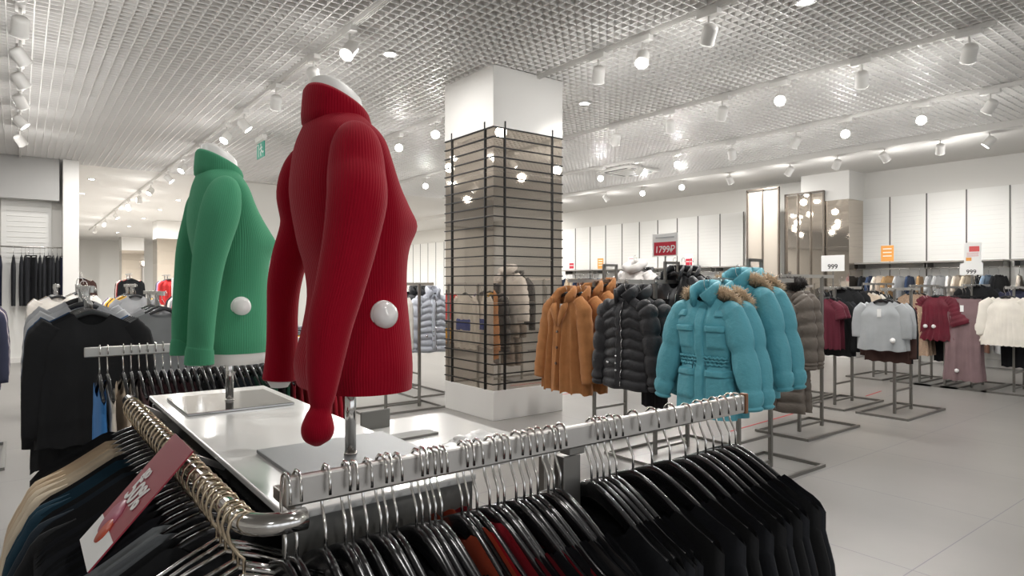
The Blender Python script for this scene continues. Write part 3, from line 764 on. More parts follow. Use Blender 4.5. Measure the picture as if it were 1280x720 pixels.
FR = [.908, .925, .942, .960, .98, 1.03, 1.09, 1.15, 1.205, 1.25, 1.28, 1.31, 1.345, 1.375, 1.40]
for i, x in enumerate(FR):
    rz = RND.uniform(-.06, .06) if i != 6 else .05; z = ZA+RND.uniform(-.003, .003)
    hanger((x, YF, z), rz, f'black hanger, {ordn(i+1)} from the post on aisle side of foreground rail', 'hangers on the foreground rail, aisle side')
    garment('knit' if i % 2 else 'knit:#1d1f24', 'knit_top', 'top', (x, YF, z), rz, f'black knit top, {ordn(i+1)} from post on aisle side of foreground rail', 'tops on the foreground rail, aisle side')
# round left rail: near end to far end
RL = [(.93, None), (.96, None), (.985, None), (1.03, None), (1.06, None), (1.085, None), (1.12, 'thinknit'), (1.15, 'cardigan:#6f7376'), (1.20, 'cardigan:#8a8f90'), (1.24, 'thinknit:#1d1f24'),
      (1.275, 'thinknit'), (1.31, 'thinknit:#1d1f24'), (1.345, 'thinknit'), (1.38, 'thinknit:#1d1f24'), (1.415, 'thinknit'), (1.45, 'thinknit:#1d1f24'), (1.485, 'thinknit'), (1.52, 'cardigan:#17181a'), (1.555, 'thinknit'), (1.59, 'cardigan:#202a33'), (1.63, 'thinknit'), (1.67, 'cardigan:#163646'), (1.71, 'cardigan:#163646'), (1.75, 'thinknit'),
      (1.80, 'cardigan:#d3c4ad'), (1.84, 'cardigan:#d3c4ad'), (1.89, 'cardigan'), (1.94, 'cardigan'), (1.99, 'thinknit'), (2.04, 'thinknit')]
CARD = {'cardigan': 'beige cardigan', 'cardigan:#d3c4ad': 'cream cardigan', 'cardigan:#163646': 'dark teal cardigan', 'cardigan:#17181a': 'black cardigan', 'cardigan:#8a8f90': 'light grey cardigan', 'cardigan:#6f7376': 'grey cardigan', 'cardigan:#202a33': 'ink blue cardigan'}
for i, (yv, key) in enumerate(RL):
    rz = PI/2+RND.uniform(-.07, .07); z = 1.17+.0155-.0755
    wire = key is None
    hanger((XL, yv, z), rz, f'{"bare wire" if wire else "black"} hanger, {ordn(i+1)} from the bent end of the round chrome rail', 'hangers on the round chrome rail', WIREH if wire else None, HOOKRM)
    if key:
        nm = CARD.get(key, 'black knit top' if key == 'thinknit' else 'charcoal knit top')
        garment(key, 'cardigan' if 'card' in nm else 'knit_top', 'top', (XL, yv, z), rz, f'{nm}, {ordn(i+1)} from the bent end of the round chrome rail', 'tops on the round chrome rail')
# back rail
n = 34; bcols = ['#3b78b6', '#d9cfc2', '#c7b7a4', '#d9cfc2', '#513a3c', '#513a3c', '#4a2027', '#4a2027', '#4a2027', '#4a2027', '#4a2027', '#17181a', '#17181a', '#1d1f24', '#17181a', '#25303c', '#25303c', '#25303c', '#25303c', '#24513f', '#24513f', '#24513f', '#17181a', '#24513f', '#7d1220', '#7d1220', '#a01428', '#a01428', '#a01428', '#7d1220', '#a01428', '#a01428', '#a01428', '#a01428']
x = .245
for i in range(n):
    c = bcols[i]; rz = RND.uniform(-.04, .04)
    x += .032 if i not in (1, 2, 3) else .06 if i == 2 else .03
    if x > 1.4: break
    hanger((x, YB, ZA), rz, f'black hanger, {ordn(i+1)} from free end of rail beyond display table', 'hangers on the rail beyond the table')
    garment('knit:'+c if c != '#17181a' else 'knit', 'knit_top', 'top', (x, YB, ZA), rz, f'{CN[c]} knit top, {ordn(i+1)} from free end of rail beyond display table', 'tops on the rail beyond the table')

# sale sign lying on the shoulders at the round rail
e = empty('sale_sign', (XL-.025, 1.23, 1.222)); tag(e, 'dark red sale card leaning from the round chrome rail over dark tops', 'sign')
e.rotation_euler = (0, -math.radians(48), 0)       # local -x runs down the slope, local z is the card normal
build('card', MB().box((-.10, 0, 0), (.215, .155, .0025)), M_DRED, e)
build('white_strip', MB().box((-.183, 0, .0008), (.049, .154, .0025)), M_PAPER, e)
g = MB().lathe([(0, 0), (.03, 0), (.03, .002), (0, .002)], 24, (-.145, .02, .001)); build('emblem', g, mat('emblem_pink', '#b4667a', .4), e)
build('emblem', MB().lathe([(0, 0), (.02, 0), (.02, .002), (0, .002)], 20, (-.165, .0, .0013)), mat('emblem_orange', '#c8583f', .4), e)
for s, b, xx, yy in ((.026, 'до', -.065, .03), (.055, '50%', -.098, .0)):
    text('lettering', b, s, M_PAPER, e, (xx, yy, .003), (0, 0, -PI/2), bold=.0008)

# ------------------------------------------------------------------ mannequins
def knit_mat(name, col, n):
    return mat(name, col, .9, 0, .45, None, 0, spec=.1, rib=(n, .22, .002))
def ell(cx, af, ab, b, z, n=64, tilt=0, zt=None, bust=0):
    r = []
    for k in range(n):
        a = 2*PI*k/n; c, s = math.cos(a), math.sin(a)
        ex = 2.3
        cc = math.copysign(abs(c)**(2/ex), c); ss = math.copysign(abs(s)**(2/ex), s)
        x = cx+(af if c > 0 else ab)*cc; y = b*ss
        if bust and c > 0:
            x += bust*(math.exp(-((y-.066)/.042)**2)+math.exp(-((y+.066)/.042)**2))
        zz = z+tilt*(x-cx)
        r.append(Vector((x, y, zz)))
    return r
def smooth_rows(rows, m):
    """Catmull-Rom through the rows"""
    out = []
    for i in range(len(rows)-1):
        p0 = rows[max(i-1, 0)]; p1 = rows[i]; p2 = rows[i+1]; p3 = rows[min(i+2, len(rows)-1)]
        for k in range(m):
            t = k/m
            out.append([.5*(2*b+(c-a)*t+(2*a-5*b+4*c-d)*t*t+(3*b-a-3*c+d)*t**3) for a, b, c, d in zip(p0, p1, p2, p3)])
    out.append(list(rows[-1])); return out
def mannequin(cx, cy, label, slab, colname, col, near, far, platem, tagp, tagside, gathered, hem, tz):
    e = empty('mannequin', (cx, cy, 1.14)); tag(e, label, 'mannequin')
    build('base_plate', MB().box((0, 0, .004), (.29, .31, .007)), platem, e, bevel=.001)
    build('post', MB().tube([(0, 0, .007), (0, 0, .19)], .0115, 20).lathe([(.0115, .007), (.0135, .007), (.0135, .011), (.0115, .012)], 20), M_CHROME, e)
    # z, cx, front, back, half width, bust
    rows = [(hem, 0, .120, .110, .160, 0), (.20, 0, .121, .118, .164, 0), (.27, .003, .116, .104, .150, 0), (.345, .004, .112, .094, .134, 0), (.41, .002, .110, .100, .134, .004),
            (.455, 0, .110, .112, .139, .013), (.50, 0, .110, .122, .143, .031), (.54, -.002, .104, .127, .147, .017), (.58, -.006, .092, .126, .150, .006), (.625, -.012, .078, .115, .152, 0), (.665, -.02, .07, .10, .146, 0),
            (.69, -.026, .066, .088, .125, 0), (.708, -.03, .062, .078, .098, 0), (.722, -.034, .06, .070, .078, 0), (.736, -.036, .06, .066, .068, 0)]
    z0 = rows[0][0]
    rows = [(hem+(z-z0)*.945, c*.9+.004, f*.87, b*.90, w*.95, bu*.92) for z, c, f, b, w, bu in rows]
    R2 = smooth_rows(rows, 4)
    body = MB().rings([ell(r[1], r[2], r[3], r[4], r[0], 72, 0, None, r[5]) for r in R2], cap0=False, cap1=True)
    km = knit_mat(colname, col, 130); ks = knit_mat(colname+'_sleeve', col, 58); kc = knit_mat(colname+'_collar', col, 76)
    s = build('sweater', body, km, e); s['label'] = slab
    # white inner torso and neck
    T = MB().rings([ell(r[1], r[2]-.006, r[3]-.006, r[4]-.006, r[0]+(tz if i == 0 else 0), 48, 0, None, r[5]) for i, r in enumerate([r for r in R2 if r[0] <= .3])], cap0=True, cap1=True)
    t = build('torso', T, M_MANN, e); t['label'] = 'white mannequin torso edge'
    nk = MB().rings([ell(-.03, .054, .052, .056, .655, 40), ell(-.03, .055, .053, .057, .715, 40, -.42), ell(-.03, .048, .048, .051, .752, 40, -.46), ell(-.032, .034, .034, .038, .763, 40, -.46), ell(-.034, .014, .014, .015, .767, 40, -.46)])
    t = build('neck_cap', nk, M_MANN, e); t['label'] = 'white slanted neck cap'
    # folded turtleneck
    cr = [(.678, .060, .060, .062, 0), (.683, .066, .067, .069, -.03), (.695, .067, .068, .070, -.12), (.712, .065, .066, .0685, -.30), (.724, .063, .064, .067, -.42), (.730, .059, .06, .063, -.46), (.727, .056, .057, .059, -.46), (.69, .053, .053, .056, -.3)]
    c = MB().rings([ell(-.03, a, b2, w, z, 56, tl) for z, a, b2, w, tl in cr], cap0=False, cap1=False)
    build('collar', c, kc, s)
    # sleeves
    for pts, isnear in ((near, True), (far, False)):
        P = smooth_rows([list(p) for p in pts], 6)
        sl = MB()
        rs = []
        Pv = [Vector(p[:3]) for p in P]
        prev = Vector((1, 0, 0))
        for i, p in enumerate(Pv):
            tg = (Pv[min(i+1, len(Pv)-1)]-Pv[max(i-1, 0)]).normalized()
            a = (prev-tg*prev.dot(tg)).normalized(); prev = a; b2 = tg.cross(a); r = P[i][3]
            rs.append([p+a*(r*math.cos(2*PI*k/40))+b2*(r*.92*math.sin(2*PI*k/40)) for k in range(40)])
        sl.rings(rs, cap0=True, cap1=gathered and isnear)
        if not (gathered and isnear):     # turned-in cuff end
            en = rs[-1]; cc = sum(en, Vector())/len(en); inn = [cc+(q-cc)*.86+Vector((0, 0, .03)) for q in en]
            sl.rings([en, [cc+(q-cc)*.95+Vector((0, 0, -.003)) for q in en], [cc+(q-cc)*.88 for q in en], inn], cap0=False, cap1=False)
        build('sleeve', sl, ks, s)
        if gathered and not isnear:
            q = Pv[-1]; hb = MB().lathe([(0, -.028), (.018, -.026), (.026, -.012), (.026, .0), (.024, .02), (0, .024)], 20, q+Vector((0, 0, .008)))
            t = build('wrist', hb, M_MANN, e); t['label'] = 'white wrist stump'
    d = MB().lathe([(0, .0), (.027, .0), (.027, .006), (.024, .014), (.016, .02), (0, .022)], 32, tagp, tagside)
    d.lathe([(.028, -.004), (.029, 0), (.028, .004)], 32, tagp, tagside)
    t = build('security_tag', d, M_TAGP, s); t['label'] = 'white domed security tag'
    return e
GREYP = mat('plate_grey', '#808182', .5, .3); MIRP = mat('plate_polished', '#b4b5b5', .08, 1)
near_r = [(-0.03, -0.07, 0.655, 0.012), (-0.036, -0.105, 0.642, 0.034), (-0.046, -0.134, 0.612, 0.047), (-0.055, -0.156, 0.56, 0.0525), (-0.068, -0.187, 0.51, 0.053), (-0.085, -0.198, 0.437, 0.0475), (-0.108, -0.21, 0.36, 0.042), (-0.129, -0.218, 0.295, 0.0375), (-0.142, -0.224, 0.225, 0.03), (-0.148, -0.228, 0.175, 0.022), (-0.15, -0.228, 0.155, 0.0175), (-0.153, -0.228, 0.14, 0.022), (-0.155, -0.228, 0.122, 0.0265), (-0.156, -0.228, 0.105, 0.022), (-0.156, -0.228, 0.094, 0.006)]
far_r = [(-0.03, 0.07, 0.655, 0.012), (-0.036, 0.105, 0.642, 0.034), (-0.046, 0.134, 0.612, 0.047), (-0.055, 0.156, 0.56, 0.047), (-0.048, 0.165, 0.494, 0.043), (-0.064, 0.183, 0.42, 0.04), (-0.074, 0.192, 0.36, 0.037), (-0.078, 0.192, 0.3, 0.034), (-0.081, 0.186, 0.227, 0.034), (-0.086, 0.182, 0.175, 0.035), (-0.088, 0.182, 0.15, 0.037)]
mannequin(.545, 1.268, 'headless mannequin bust in red ribbed turtleneck on grey base plate', 'red ribbed turtleneck sweater', 'red_knit', '#960a22', near_r, far_r, GREYP, (.012, -.128, .30), (.12, -1, .02), True, .15, .02)
near_g = [(-0.03, -0.07, 0.655, 0.012), (-0.036, -0.105, 0.642, 0.034), (-0.048, -0.134, 0.612, 0.047), (-0.064, -0.158, 0.555, 0.0525), (-0.084, -0.17, 0.48, 0.047), (-0.098, -0.175, 0.41, 0.041), (-0.111, -0.18, 0.306, 0.036), (-0.117, -0.18, 0.215, 0.0335), (-0.119, -0.18, 0.19, 0.033), (-0.12, -0.18, 0.18, 0.0355), (-0.121, -0.18, 0.145, 0.0375)]
far_g = [(-0.03, 0.07, 0.655, 0.012), (-0.036, 0.105, 0.642, 0.034), (-0.046, 0.134, 0.612, 0.047), (-0.055, 0.156, 0.56, 0.047), (-0.069, 0.18, 0.475, 0.046), (-0.077, 0.198, 0.373, 0.042), (-0.088, 0.2, 0.245, 0.037), (-0.09, 0.2, 0.18, 0.035), (-0.091, 0.2, 0.17, 0.038), (-0.091, 0.2, 0.137, 0.04)]
mannequin(.506, 2.08, 'headless mannequin bust in green ribbed turtleneck on mirror base plate', 'green ribbed turtleneck sweater', 'green_knit', '#4d9873', near_g, far_g, MIRP, (.0, -.128, .295), (.05, -1, .02), False, .160, -.032)

# ------------------------------------------------------------------ low white table with odds and ends behind the display table
e = empty('packing_table', (1.52, 2.55, 0)); tag(e, 'low white side table behind the red sweater display', 'table')
build('tabletop', MB().box((0, 0, .79), (.62, .95, .025)), MATS['lacquer_white'], e, bevel=.004)
for sx in (-1, 1):
    for sy in (-1, 1): build('leg', MB().box((sx*.27, sy*.43, .39), (.035, .035, .78)), M_RACK, e)
o = build('grey_board', MB().box((0, 0, .045), (.16, .012, .09)), mat('board_grey', '#6d6c68', .6), loc=(1.36, 2.87, .8025), rz=.1, bevel=.004); tag(o, 'small dark grey board standing upright behind the red sweater stand', 'board')
o = build('grey_tray', MB().box((0, 0, .006), (.2, .1, .012)), MATS['board_grey'], loc=(1.44, 2.63, .8025), rz=.05, bevel=.002); tag(o, 'flat dark grey tray beside the crumpled white plastic bag', 'tray')
def crumple(nx, seed, rx, ry, rz):
    r = random.Random(seed); bm = bmesh.new(); bmesh.ops.create_icosphere(bm, subdivisions=4, radius=1)
    from mathutils import noise
    for v in bm.verts:
        d = v.co.normalized(); nn = noise.noise(d*2.3+Vector((seed, 0, 0)))*.35+abs(noise.noise(d*5+Vector((0, seed, 0))))*.35
        v.co = Vector((d.x*rx, d.y*ry, max(-.0, d.z)*rz))*(1+nn)
        if d.z <= 0: v.co.z = 0
    me = bpy.data.meshes.new('plastic_bag'); bm.to_mesh(me); bm.free()
    for p in me.polygons: p.use_smooth = True
    me.materials.append(mat('bag_plastic', '#e6e5e3', .3, alpha=.25)); return me
o = put('plastic_bag', crumple(0, 4, .13, .10, .055), None, (1.55, 2.28, .8025)); tag(o, 'crumpled white plastic bag on the low table behind the foreground rail', 'plastic bag')
build('red_label', MB().box((-.1, -.09, .02), (.02, .003, .016)), M_RED, o)

# ------------------------------------------------------------------ floor racks
def rack(label, x0, yc, length=1.05, rail=1.5, width=.56, tall=0, rot=0, posts=(.35, .8)):
    """front end at x0 facing -X (rot=0) ; rot=90deg turns the front to -Y about the front point"""
    e = empty('garment_rack', (x0, yc, 0), rot); tag(e, label, 'clothes rack')
    w = .025; g = MB(); h = width/2
    g.box((length/2, -h+w/2, w/2), (length, w, w)).box((length/2, h-w/2, w/2), (length, w, w)).box((w/2, 0, w/2), (w, width-2*w, w)).box((length-w/2, 0, w/2), (w, width-2*w, w))
    build('base_frame', g, M_RACK, e)
    top = rail+(tall or 0)
    ph = rail
    for p in posts: build('post', MB().box((p, 0, ph/2), (.028, .028, ph)), M_RACK, e)
    build('crossbar', MB().box((sum(posts)/2, 0, .26), (posts[1]-posts[0], .022, .022)).box((sum(posts)/2, 0, .05), (posts[1]-posts[0], .02, .02)), M_RACK, e)
    build('rail', MB().box((length/2, 0, rail), (length, .014, .034)), M_STEEL, e)
    if tall:
        c = sum(posts)/2
        build('sign_frame', MB().box((c, 0, top), (.2, .024, .024)).box((c-.09, 0, (rail+top)/2), (.022, .024, tall)).box((c+.09, 0, (rail+top)/2), (.022, .024, tall)), M_RACK, e)
    return e
def hang(rk, desc, items, rot=0, dz=0):
    """items: (offset along rail, key, name, category, label-noun, hanger y-jitter, tags)"""
    x0, yc = rk.location.x, rk.location.y; ri = None
    for ch in rk.children:
        if ch.name.startswith('rail'): zr = max(v.co.z for v in ch.data.vertices)
    for i, it in enumerate(items):
        off, key, name, cat, noun = it[:5]; tags = it[5] if len(it) > 5 else (); zz = zr+(it[6] if len(it) > 6 else 0)-.122
        p = Vector((off, 0, 0)); p.rotate(Euler((0, 0, rot))); loc = (x0+p.x, yc+p.y, zz); rz = rot+RND.uniform(-.05, .05)
        clip = key.split(':')[0] in ('flare', 'pants')
        hanger(loc, rz, f'black {"clip " if clip else ""}hanger, {ordn(i+1)} from the front on the {desc}', 'hangers on the '+desc, CLIPH if clip else None)
        garment(key, name, cat, loc, rz, f'{noun}, {ordn(i+1)} from the front on the {desc}', name.replace('_', ' ')+'s on the '+desc, tags)

r = rack('steel rack holding the teal parkas', 4.1, 2.93, 1.15, 1.53, tall=.16)
hang(r, 'teal parka rack', [(-.06, 'parka', 'parka', 'coat', 'teal parka with fur hood'), (.10, 'parka', 'parka', 'coat', 'teal parka with fur hood'), (.34, 'parka', 'parka', 'coat', 'teal parka with fur hood', (), .10), (.50, 'parka', 'parka', 'coat', 'teal parka with fur hood', (), .10)])
r = rack('steel rack holding the black puffer jackets', 4.1, 3.76, 1.15, 1.52, tall=.17)
hang(r, 'black puffer rack', [(-.02, 'puffer', 'puffer_jacket', 'jacket', 'black puffer jacket'), (.16, 'puffer:#3a3b3d', 'puffer_jacket', 'jacket', 'charcoal puffer jacket'), (.34, 'pants', 'trousers', 'trousers', 'black trousers'), (.62, 'zipjacket', 'leather_jacket', 'jacket', 'black zipped leather jacket', (), .2), (.74, 'zipjacket', 'leather_jacket', 'jacket', 'black zipped leather jacket', (), .2), (.86, 'zipjacket', 'leather_jacket', 'jacket', 'black zipped leather jacket', (), .2)])
r2 = r
r = rack('steel rack holding the caramel plush coats', 4.2, 4.62, 1.2, 1.53, tall=.16)
hang(r, 'caramel plush coat rack', [(-.02, 'teddy', 'plush_coat', 'coat', 'caramel plush coat', (('p', .02, -.16),)), (.17, 'teddy', 'plush_coat', 'coat', 'caramel plush coat'), (.34, 'teddy', 'plush_coat', 'coat', 'caramel plush coat', (), .05), (.52, 'teddy', 'plush_coat', 'coat', 'caramel plush coat', (), .08),
      (.7, 'puffer', 'puffer_jacket', 'jacket', 'black puffer jacket'), (.95, 'fluffy', 'fluffy_jacket', 'jacket', 'white fluffy jacket', (), .25), (1.12, 'zipjacket', 'leather_jacket', 'jacket', 'black zipped leather jacket', (), .2)])
r = rack('steel rack holding the long taupe puffer coat', 5.95, 3.45, 1.05, 1.58)
hang(r, 'taupe puffer rack', [(0, 'longpuffer', 'puffer_coat', 'coat', 'long taupe puffer coat', (('r', -.06, -.14),)), (.13, 'longpuffer', 'puffer_coat', 'coat', 'long taupe puffer coat')])
r = rack('steel rack holding the burgundy draped tops', 7.7, 3.95, 1.05, 1.45)
hang(r, 'burgundy top rack', [(0, 'drape', 'draped_top', 'top', 'burgundy draped top', (('p', .03, -.15),)), (.1, 'drape', 'draped_top', 'top', 'burgundy draped top'), (.24, 'shirt', 'shirt', 'top', 'black shirt'), (.36, 'shirt:#1d1f24', 'shirt', 'top', 'charcoal shirt'), (.5, 'shirt', 'shirt', 'top', 'black shirt', (), .12), (.66, 'shirt', 'shirt', 'top', 'black shirt', (), .12)])
r5 = r
r = rack('steel rack holding the grey cropped tops', 7.7, 3.26, 1.05, 1.44)
hang(r, 'grey cropped top rack', [(0, 'crop', 'cropped_top', 'top', 'grey cropped top', (('p', 0, -.16), ('s', -.14, -.46))), (.13, 'crop', 'cropped_top', 'top', 'grey cropped top'), (.16, 'shirt:#47312c', 'shirt', 'top', 'dark brown shirt'), (.21, 'shirt', 'shirt', 'top', 'black shirt')])
r6 = r
r = rack('steel rack of dark shirts behind the taupe puffer coat', 7.7, 4.6, 1.05, 1.47)
hang(r, 'dark shirt rack', [(0, 'shirt', 'shirt', 'top', 'black shirt'), (.14, 'shirt', 'shirt', 'top', 'black shirt'), (.3, 'shirt:#35384d', 'shirt', 'top', 'navy shirt'), (.46, 'shirt:#5b5f66', 'shirt', 'top', 'slate shirt')])
# second row of racks
r7 = rack('steel rack holding the mauve flared trousers', 10.6, 3.4, 1.1, 1.48)
hang(r7, 'mauve trouser rack', [(0, 'flare', 'flared_trousers', 'trousers', 'mauve flared trousers', (('p', -.01, -.22), ('s', .05, -1.1))), (.12, 'flare', 'flared_trousers', 'trousers', 'mauve flared trousers'), (.3, 'pants', 'trousers', 'trousers', 'black trousers'), (.5, 'shirt', 'shirt', 'top', 'black shirt', (), .12), (.7, 'shirt:#1d1f24', 'shirt', 'top', 'charcoal shirt', (), .12)])
r = rack('steel rack holding the ivory gathered blouse', 10.6, 2.9, 1.1, 1.45)
hang(r, 'ivory blouse rack', [(0, 'blouse', 'blouse', 'top', 'ivory gathered blouse'), (.18, 'blouse', 'blouse', 'top', 'ivory gathered blouse'), (.36, 'pants', 'trousers', 'trousers', 'black trousers'), (.55, 'shirt:#35384d', 'shirt', 'top', 'navy shirt', (), .1)])
r = rack('steel rack holding the wine velvet tops', 10.6, 3.74, 1.1, 1.45)
hang(r, 'wine velvet rack', [(0, 'velvet', 'velvet_top', 'top', 'wine velvet flounced top', (('s', .1, -.46), ('s', .0, -.46))), (.1, 'velvet', 'velvet_top', 'top', 'wine velvet flounced top'), (.2, 'velvet', 'velvet_top', 'top', 'wine velvet flounced top'), (.36, 'pants', 'trousers', 'trousers', 'black trousers')])
r = rack('steel rack holding the gold sequin dresses', 10.6, 4.08, 1.1, 1.47)
hang(r, 'gold sequin rack', [(0, 'sequin', 'sequin_dress', 'dress', 'gold sequin dress'), (.12, 'sequin', 'sequin_dress', 'dress', 'gold sequin dress'), (.25, 'sequin', 'sequin_dress', 'dress', 'gold sequin dress'), (.4, 'shirt:#c7b7a4', 'shirt', 'top', 'sand shirt')])
for j, (yc, cols, nm) in enumerate([(4.75, ['#c7b7a4', '#d6d0c8', '#1d1f24', '#17181a'], 'sand shirt rack beside sequin dresses'), (2.2, ['#e7e4de', '#17181a', '#35384d'], 'white shirt rack beside ivory blouse'),
        (6.3, ['#17181a', '#1d1f24', '#9fa9b5', '#2e4a6b'], 'black shirt rack before wall pillar')]):
    r = rack('steel '+nm, 10.6, yc, 1.1, 1.5)
    hang(r, nm, [(.0+.14*i, 'shirt:'+c if c != '#17181a' else 'shirt', 'shirt', 'top', CN[c]+' shirt') for i, c in enumerate(cols)])
# racks behind the plush coats
for x0, yc, cols, nm in [(7.4, 7.0, ['#8b8c8e', '#b9babb', '#e7e4de', '#a6a8ab', '#d6d0c8'], 'grey top rack behind plush coats'), (8.2, 6.2, ['#d6d0c8', '#b9babb', '#35384d', '#8b8c8e', '#e7e4de'], 'cream shirt rack behind leather jackets'),
        (9.6, 7.2, ['#b32a2c', '#b32a2c', '#e7e4de', '#35384d', '#9fa9b5'], 'red shirt rack behind teal parkas'), (8.9, 8.8, ['#b9babb', '#8b8c8e', '#d6d0c8', '#17181a'], 'pale shirt rack near mirror screen')]:
    r = rack('steel '+nm, x0, yc, 1.2, 1.52)
    hang(r, nm, [(.16*i, 'shirt:'+c if c != '#17181a' else 'shirt', 'shirt', 'top', CN[c]+' shirt') for i, c in enumerate(cols)])
# rack left of the mirror pillar
r = rack('steel rack of winter jackets left of the mirror pillar', 4.25, 8.05, 1.1, 1.5, rot=-PI/2+PI)
r.location = (4.38, 7.5, 0)
hang(r, 'winter jacket rack', [(.0, 'puffer:#c3c7d1', 'puffer_jacket', 'jacket', 'silver puffer jacket'), (.22, 'puffer:#3a3b3d', 'puffer_jacket', 'jacket', 'charcoal puffer jacket'), (.45, 'puffer', 'puffer_jacket', 'jacket', 'black puffer jacket'), (.68, 'shirt', 'shirt', 'top', 'black shirt')], rot=PI/2)
# left side: black shirt rack seen face on
r = rack('steel rack of black shirts at the left beyond the round rail', .31, 4.15, 1.25, 1.47, rot=PI/2)
hang(r, 'black shirt rack', [(0, 'shirt', 'shirt', 'top', 'black shirt'), (.07, 'longshirt', 'shirt', 'top', 'long black shirt'), (.14, 'shirt:#1d1f24', 'shirt', 'top', 'charcoal shirt'), (.22, 'longshirt', 'shirt', 'top', 'long black shirt'), (.32, 'shirt:#1d1f24', 'shirt', 'top', 'charcoal shirt'), (.44, 'shirt:#2e4a6b', 'shirt', 'top', 'denim blue shirt'), (.6, 'shirt:#b9babb', 'shirt', 'top', 'pale grey shirt', (), .03), (.75, 'shirt:#d6d0c8', 'shirt', 'top', 'cream shirt'), (.9, 'shirt:#a6a8ab', 'shirt', 'top', 'silver grey shirt', (), .05)], rot=PI/2)
r = rack('steel rack of grey tops behind the black shirts', .95, 6.0, 1.1, 1.42, rot=PI/2)
hang(r, 'grey top rack', [(0, 'knit:#6f7273', 'knit_top', 'top', 'grey wide-neck top'), (.25, 'knit:#8c8f90', 'knit_top', 'top', 'light grey wide-neck top'), (.5, 'shirt:#8b8c8e', 'shirt', 'top', 'grey shirt'), (.7, 'shirt:#a6a8ab', 'shirt', 'top', 'silver grey shirt')], rot=PI/2)
for x0, yc, cols, nm in [(-.38, 6.6, ['#35384d', '#6b5f7c', '#d6d0c8', '#35384d', '#6b5f7c', '#1d1f24'], 'violet shirt rack behind black shirts'), (.35, 9.2, ['#d6d0c8', '#b9babb', '#e7e4de', '#a6a8ab', '#1d1f24', '#c7b7a4'], 'cream shirt rack in middle distance'),
        (1.15, 9.3, ['#8b8c8e', '#dba92d', '#47312c', '#dba92d', '#d6d0c8', '#6b5f7c'], 'yellow shirt rack in middle distance'), (2.0, 10.2, ['#b32a2c', '#8b8c8e', '#d6d0c8', '#1d1f24'], 'red shirt rack beside bag shelves'),
        (.75, 12.2, ['#e7e4de', '#1d1f24', '#c7b7a4', '#8b8c8e', '#47312c'], 'white shirt rack before hall opening')]:
    r = rack('steel '+nm, x0, yc, 1.1, 1.48, rot=PI/2)
    hang(r, nm, [(.17*i, 'shirt:'+c if c != '#17181a' else 'shirt', 'shirt', 'top', CN[c]+' shirt') for i, c in enumerate(cols)], rot=PI/2)
# racks to the right of the viewer, seen in the pillar's mirror
for x0, yc, cols, nm in [(8.3, .6, ['#5f7f9f', '#86a3bd', '#5f7f9f', '#86a3bd'], 'blue jeans rack'), (9.3, 1.3, ['#c9cacc', '#c9cacc', '#232428'], 'grey trouser rack'), (7.2, -.6, ['#232428', '#232428', '#5f7f9f'], 'black trouser rack')]:
    r = rack('steel '+nm+' reflected in the mirror pillar', x0, yc, 1.1, 1.45, rot=-PI/2)
    hang(r, nm, [(.15*i, 'pants:'+c, 'trousers', 'trousers', {'#5f7f9f': 'mid blue jeans', '#86a3bd': 'pale blue jeans', '#c9cacc': 'pale grey trousers', '#232428': 'black trousers'}[c]) for i, c in enumerate(cols)], rot=-PI/2)

# ------------------------------------------------------------------ signs on racks and wall
def sign(name, label, loc, w, h, rz, stem, build_face):
    """front = local -x"""
    e = empty(name, loc, rz); tag(e, label, 'sign')
    build('card', MB().box((0, 0, 0), (.004, w, h)), M_PAPER, e)
    if stem: build('stem', MB().box((.006, 0, -h/2-stem/2), (.008, .012, stem)), M_RACK, e)
    build_face(e); return e
TR_ROT = (PI/2, 0, -PI/2)
def f1799(e):
    build('red_panel', MB().box((-.0025, 0, -.035), (.002, .26, .125)), M_RED, e)
    text('price', '1799₽', .088, M_PAPER, e, (-.0045, 0, -.045), TR_ROT, bold=.0012, shear=.1)
    build('text_line', MB().box((-.003, 0, .07), (.002, .22, .012)), mat('faint_grey', '#b5b7ba', .6), e)
sign('price_sign', 'white and red 1799 price sign above the black leather jackets', (4.85, 3.98, 1.87), .30, .215, .0, .09, f1799)
def f999(e): text('price', '999', .085, M_INK, e, (-.003, 0, -.045), TR_ROT, bold=.0012)
sign('price_sign', 'white 999 price sign on the pole above the burgundy tops', (8.1, 4.0, 1.76), .29, .20, 0, .3, f999)
sign('price_sign', 'white 999 price sign above the mauve trousers', (11.0, 3.42, 1.72), .29, .17, 0, .2, f999)
def fsale(e):
    build('red_panel', MB().box((-.0025, -.02, .06), (.002, .13, .08)), mat('sign_coral', '#d85c5c', .5), e)
    build('orange_panel', MB().box((-.0025, .05, -.09), (.002, .07, .05)), mat('sign_orange', '#e9a24e', .5), e)
    g = MB()
    for q in range(3): g.box((-.0025, 0, .0-q*.022), (.002, .15, .008))
    build('text_line', g, mat('sign_pink', '#d99a9a', .5), e)
sign('price_sign', 'white poster with coral panel above the second 999 sign', (11.25, 3.48, 1.96), .22, .31, 0, .3, fsale)
def fwallred(e):
    build('red_panel', MB().box((-.0025, 0, -.04), (.002, .2, .17)), M_RED, e)
    g = MB().box((-.004, 0, -.03), (.002, .17, .02)); build('text_line', g, M_PAPER, e)
def forange(e):
    build('orange_panel', MB().box((-.0025, 0, 0), (.002, .235, .31)), MATS['sign_orange'], e)
    g = MB()
    for q in range(3): g.box((-.004, 0, .09-q*.07), (.002, .16, .02))
    build('text_line', g, M_PAPER, e)
def fpink(e):
    g = MB()
    for q in range(4): g.box((-.0025, 0, .1-q*.06), (.002, .15, .02))
    build('text_line', g, MATS['sign_pink'], e)
XS = 13.55
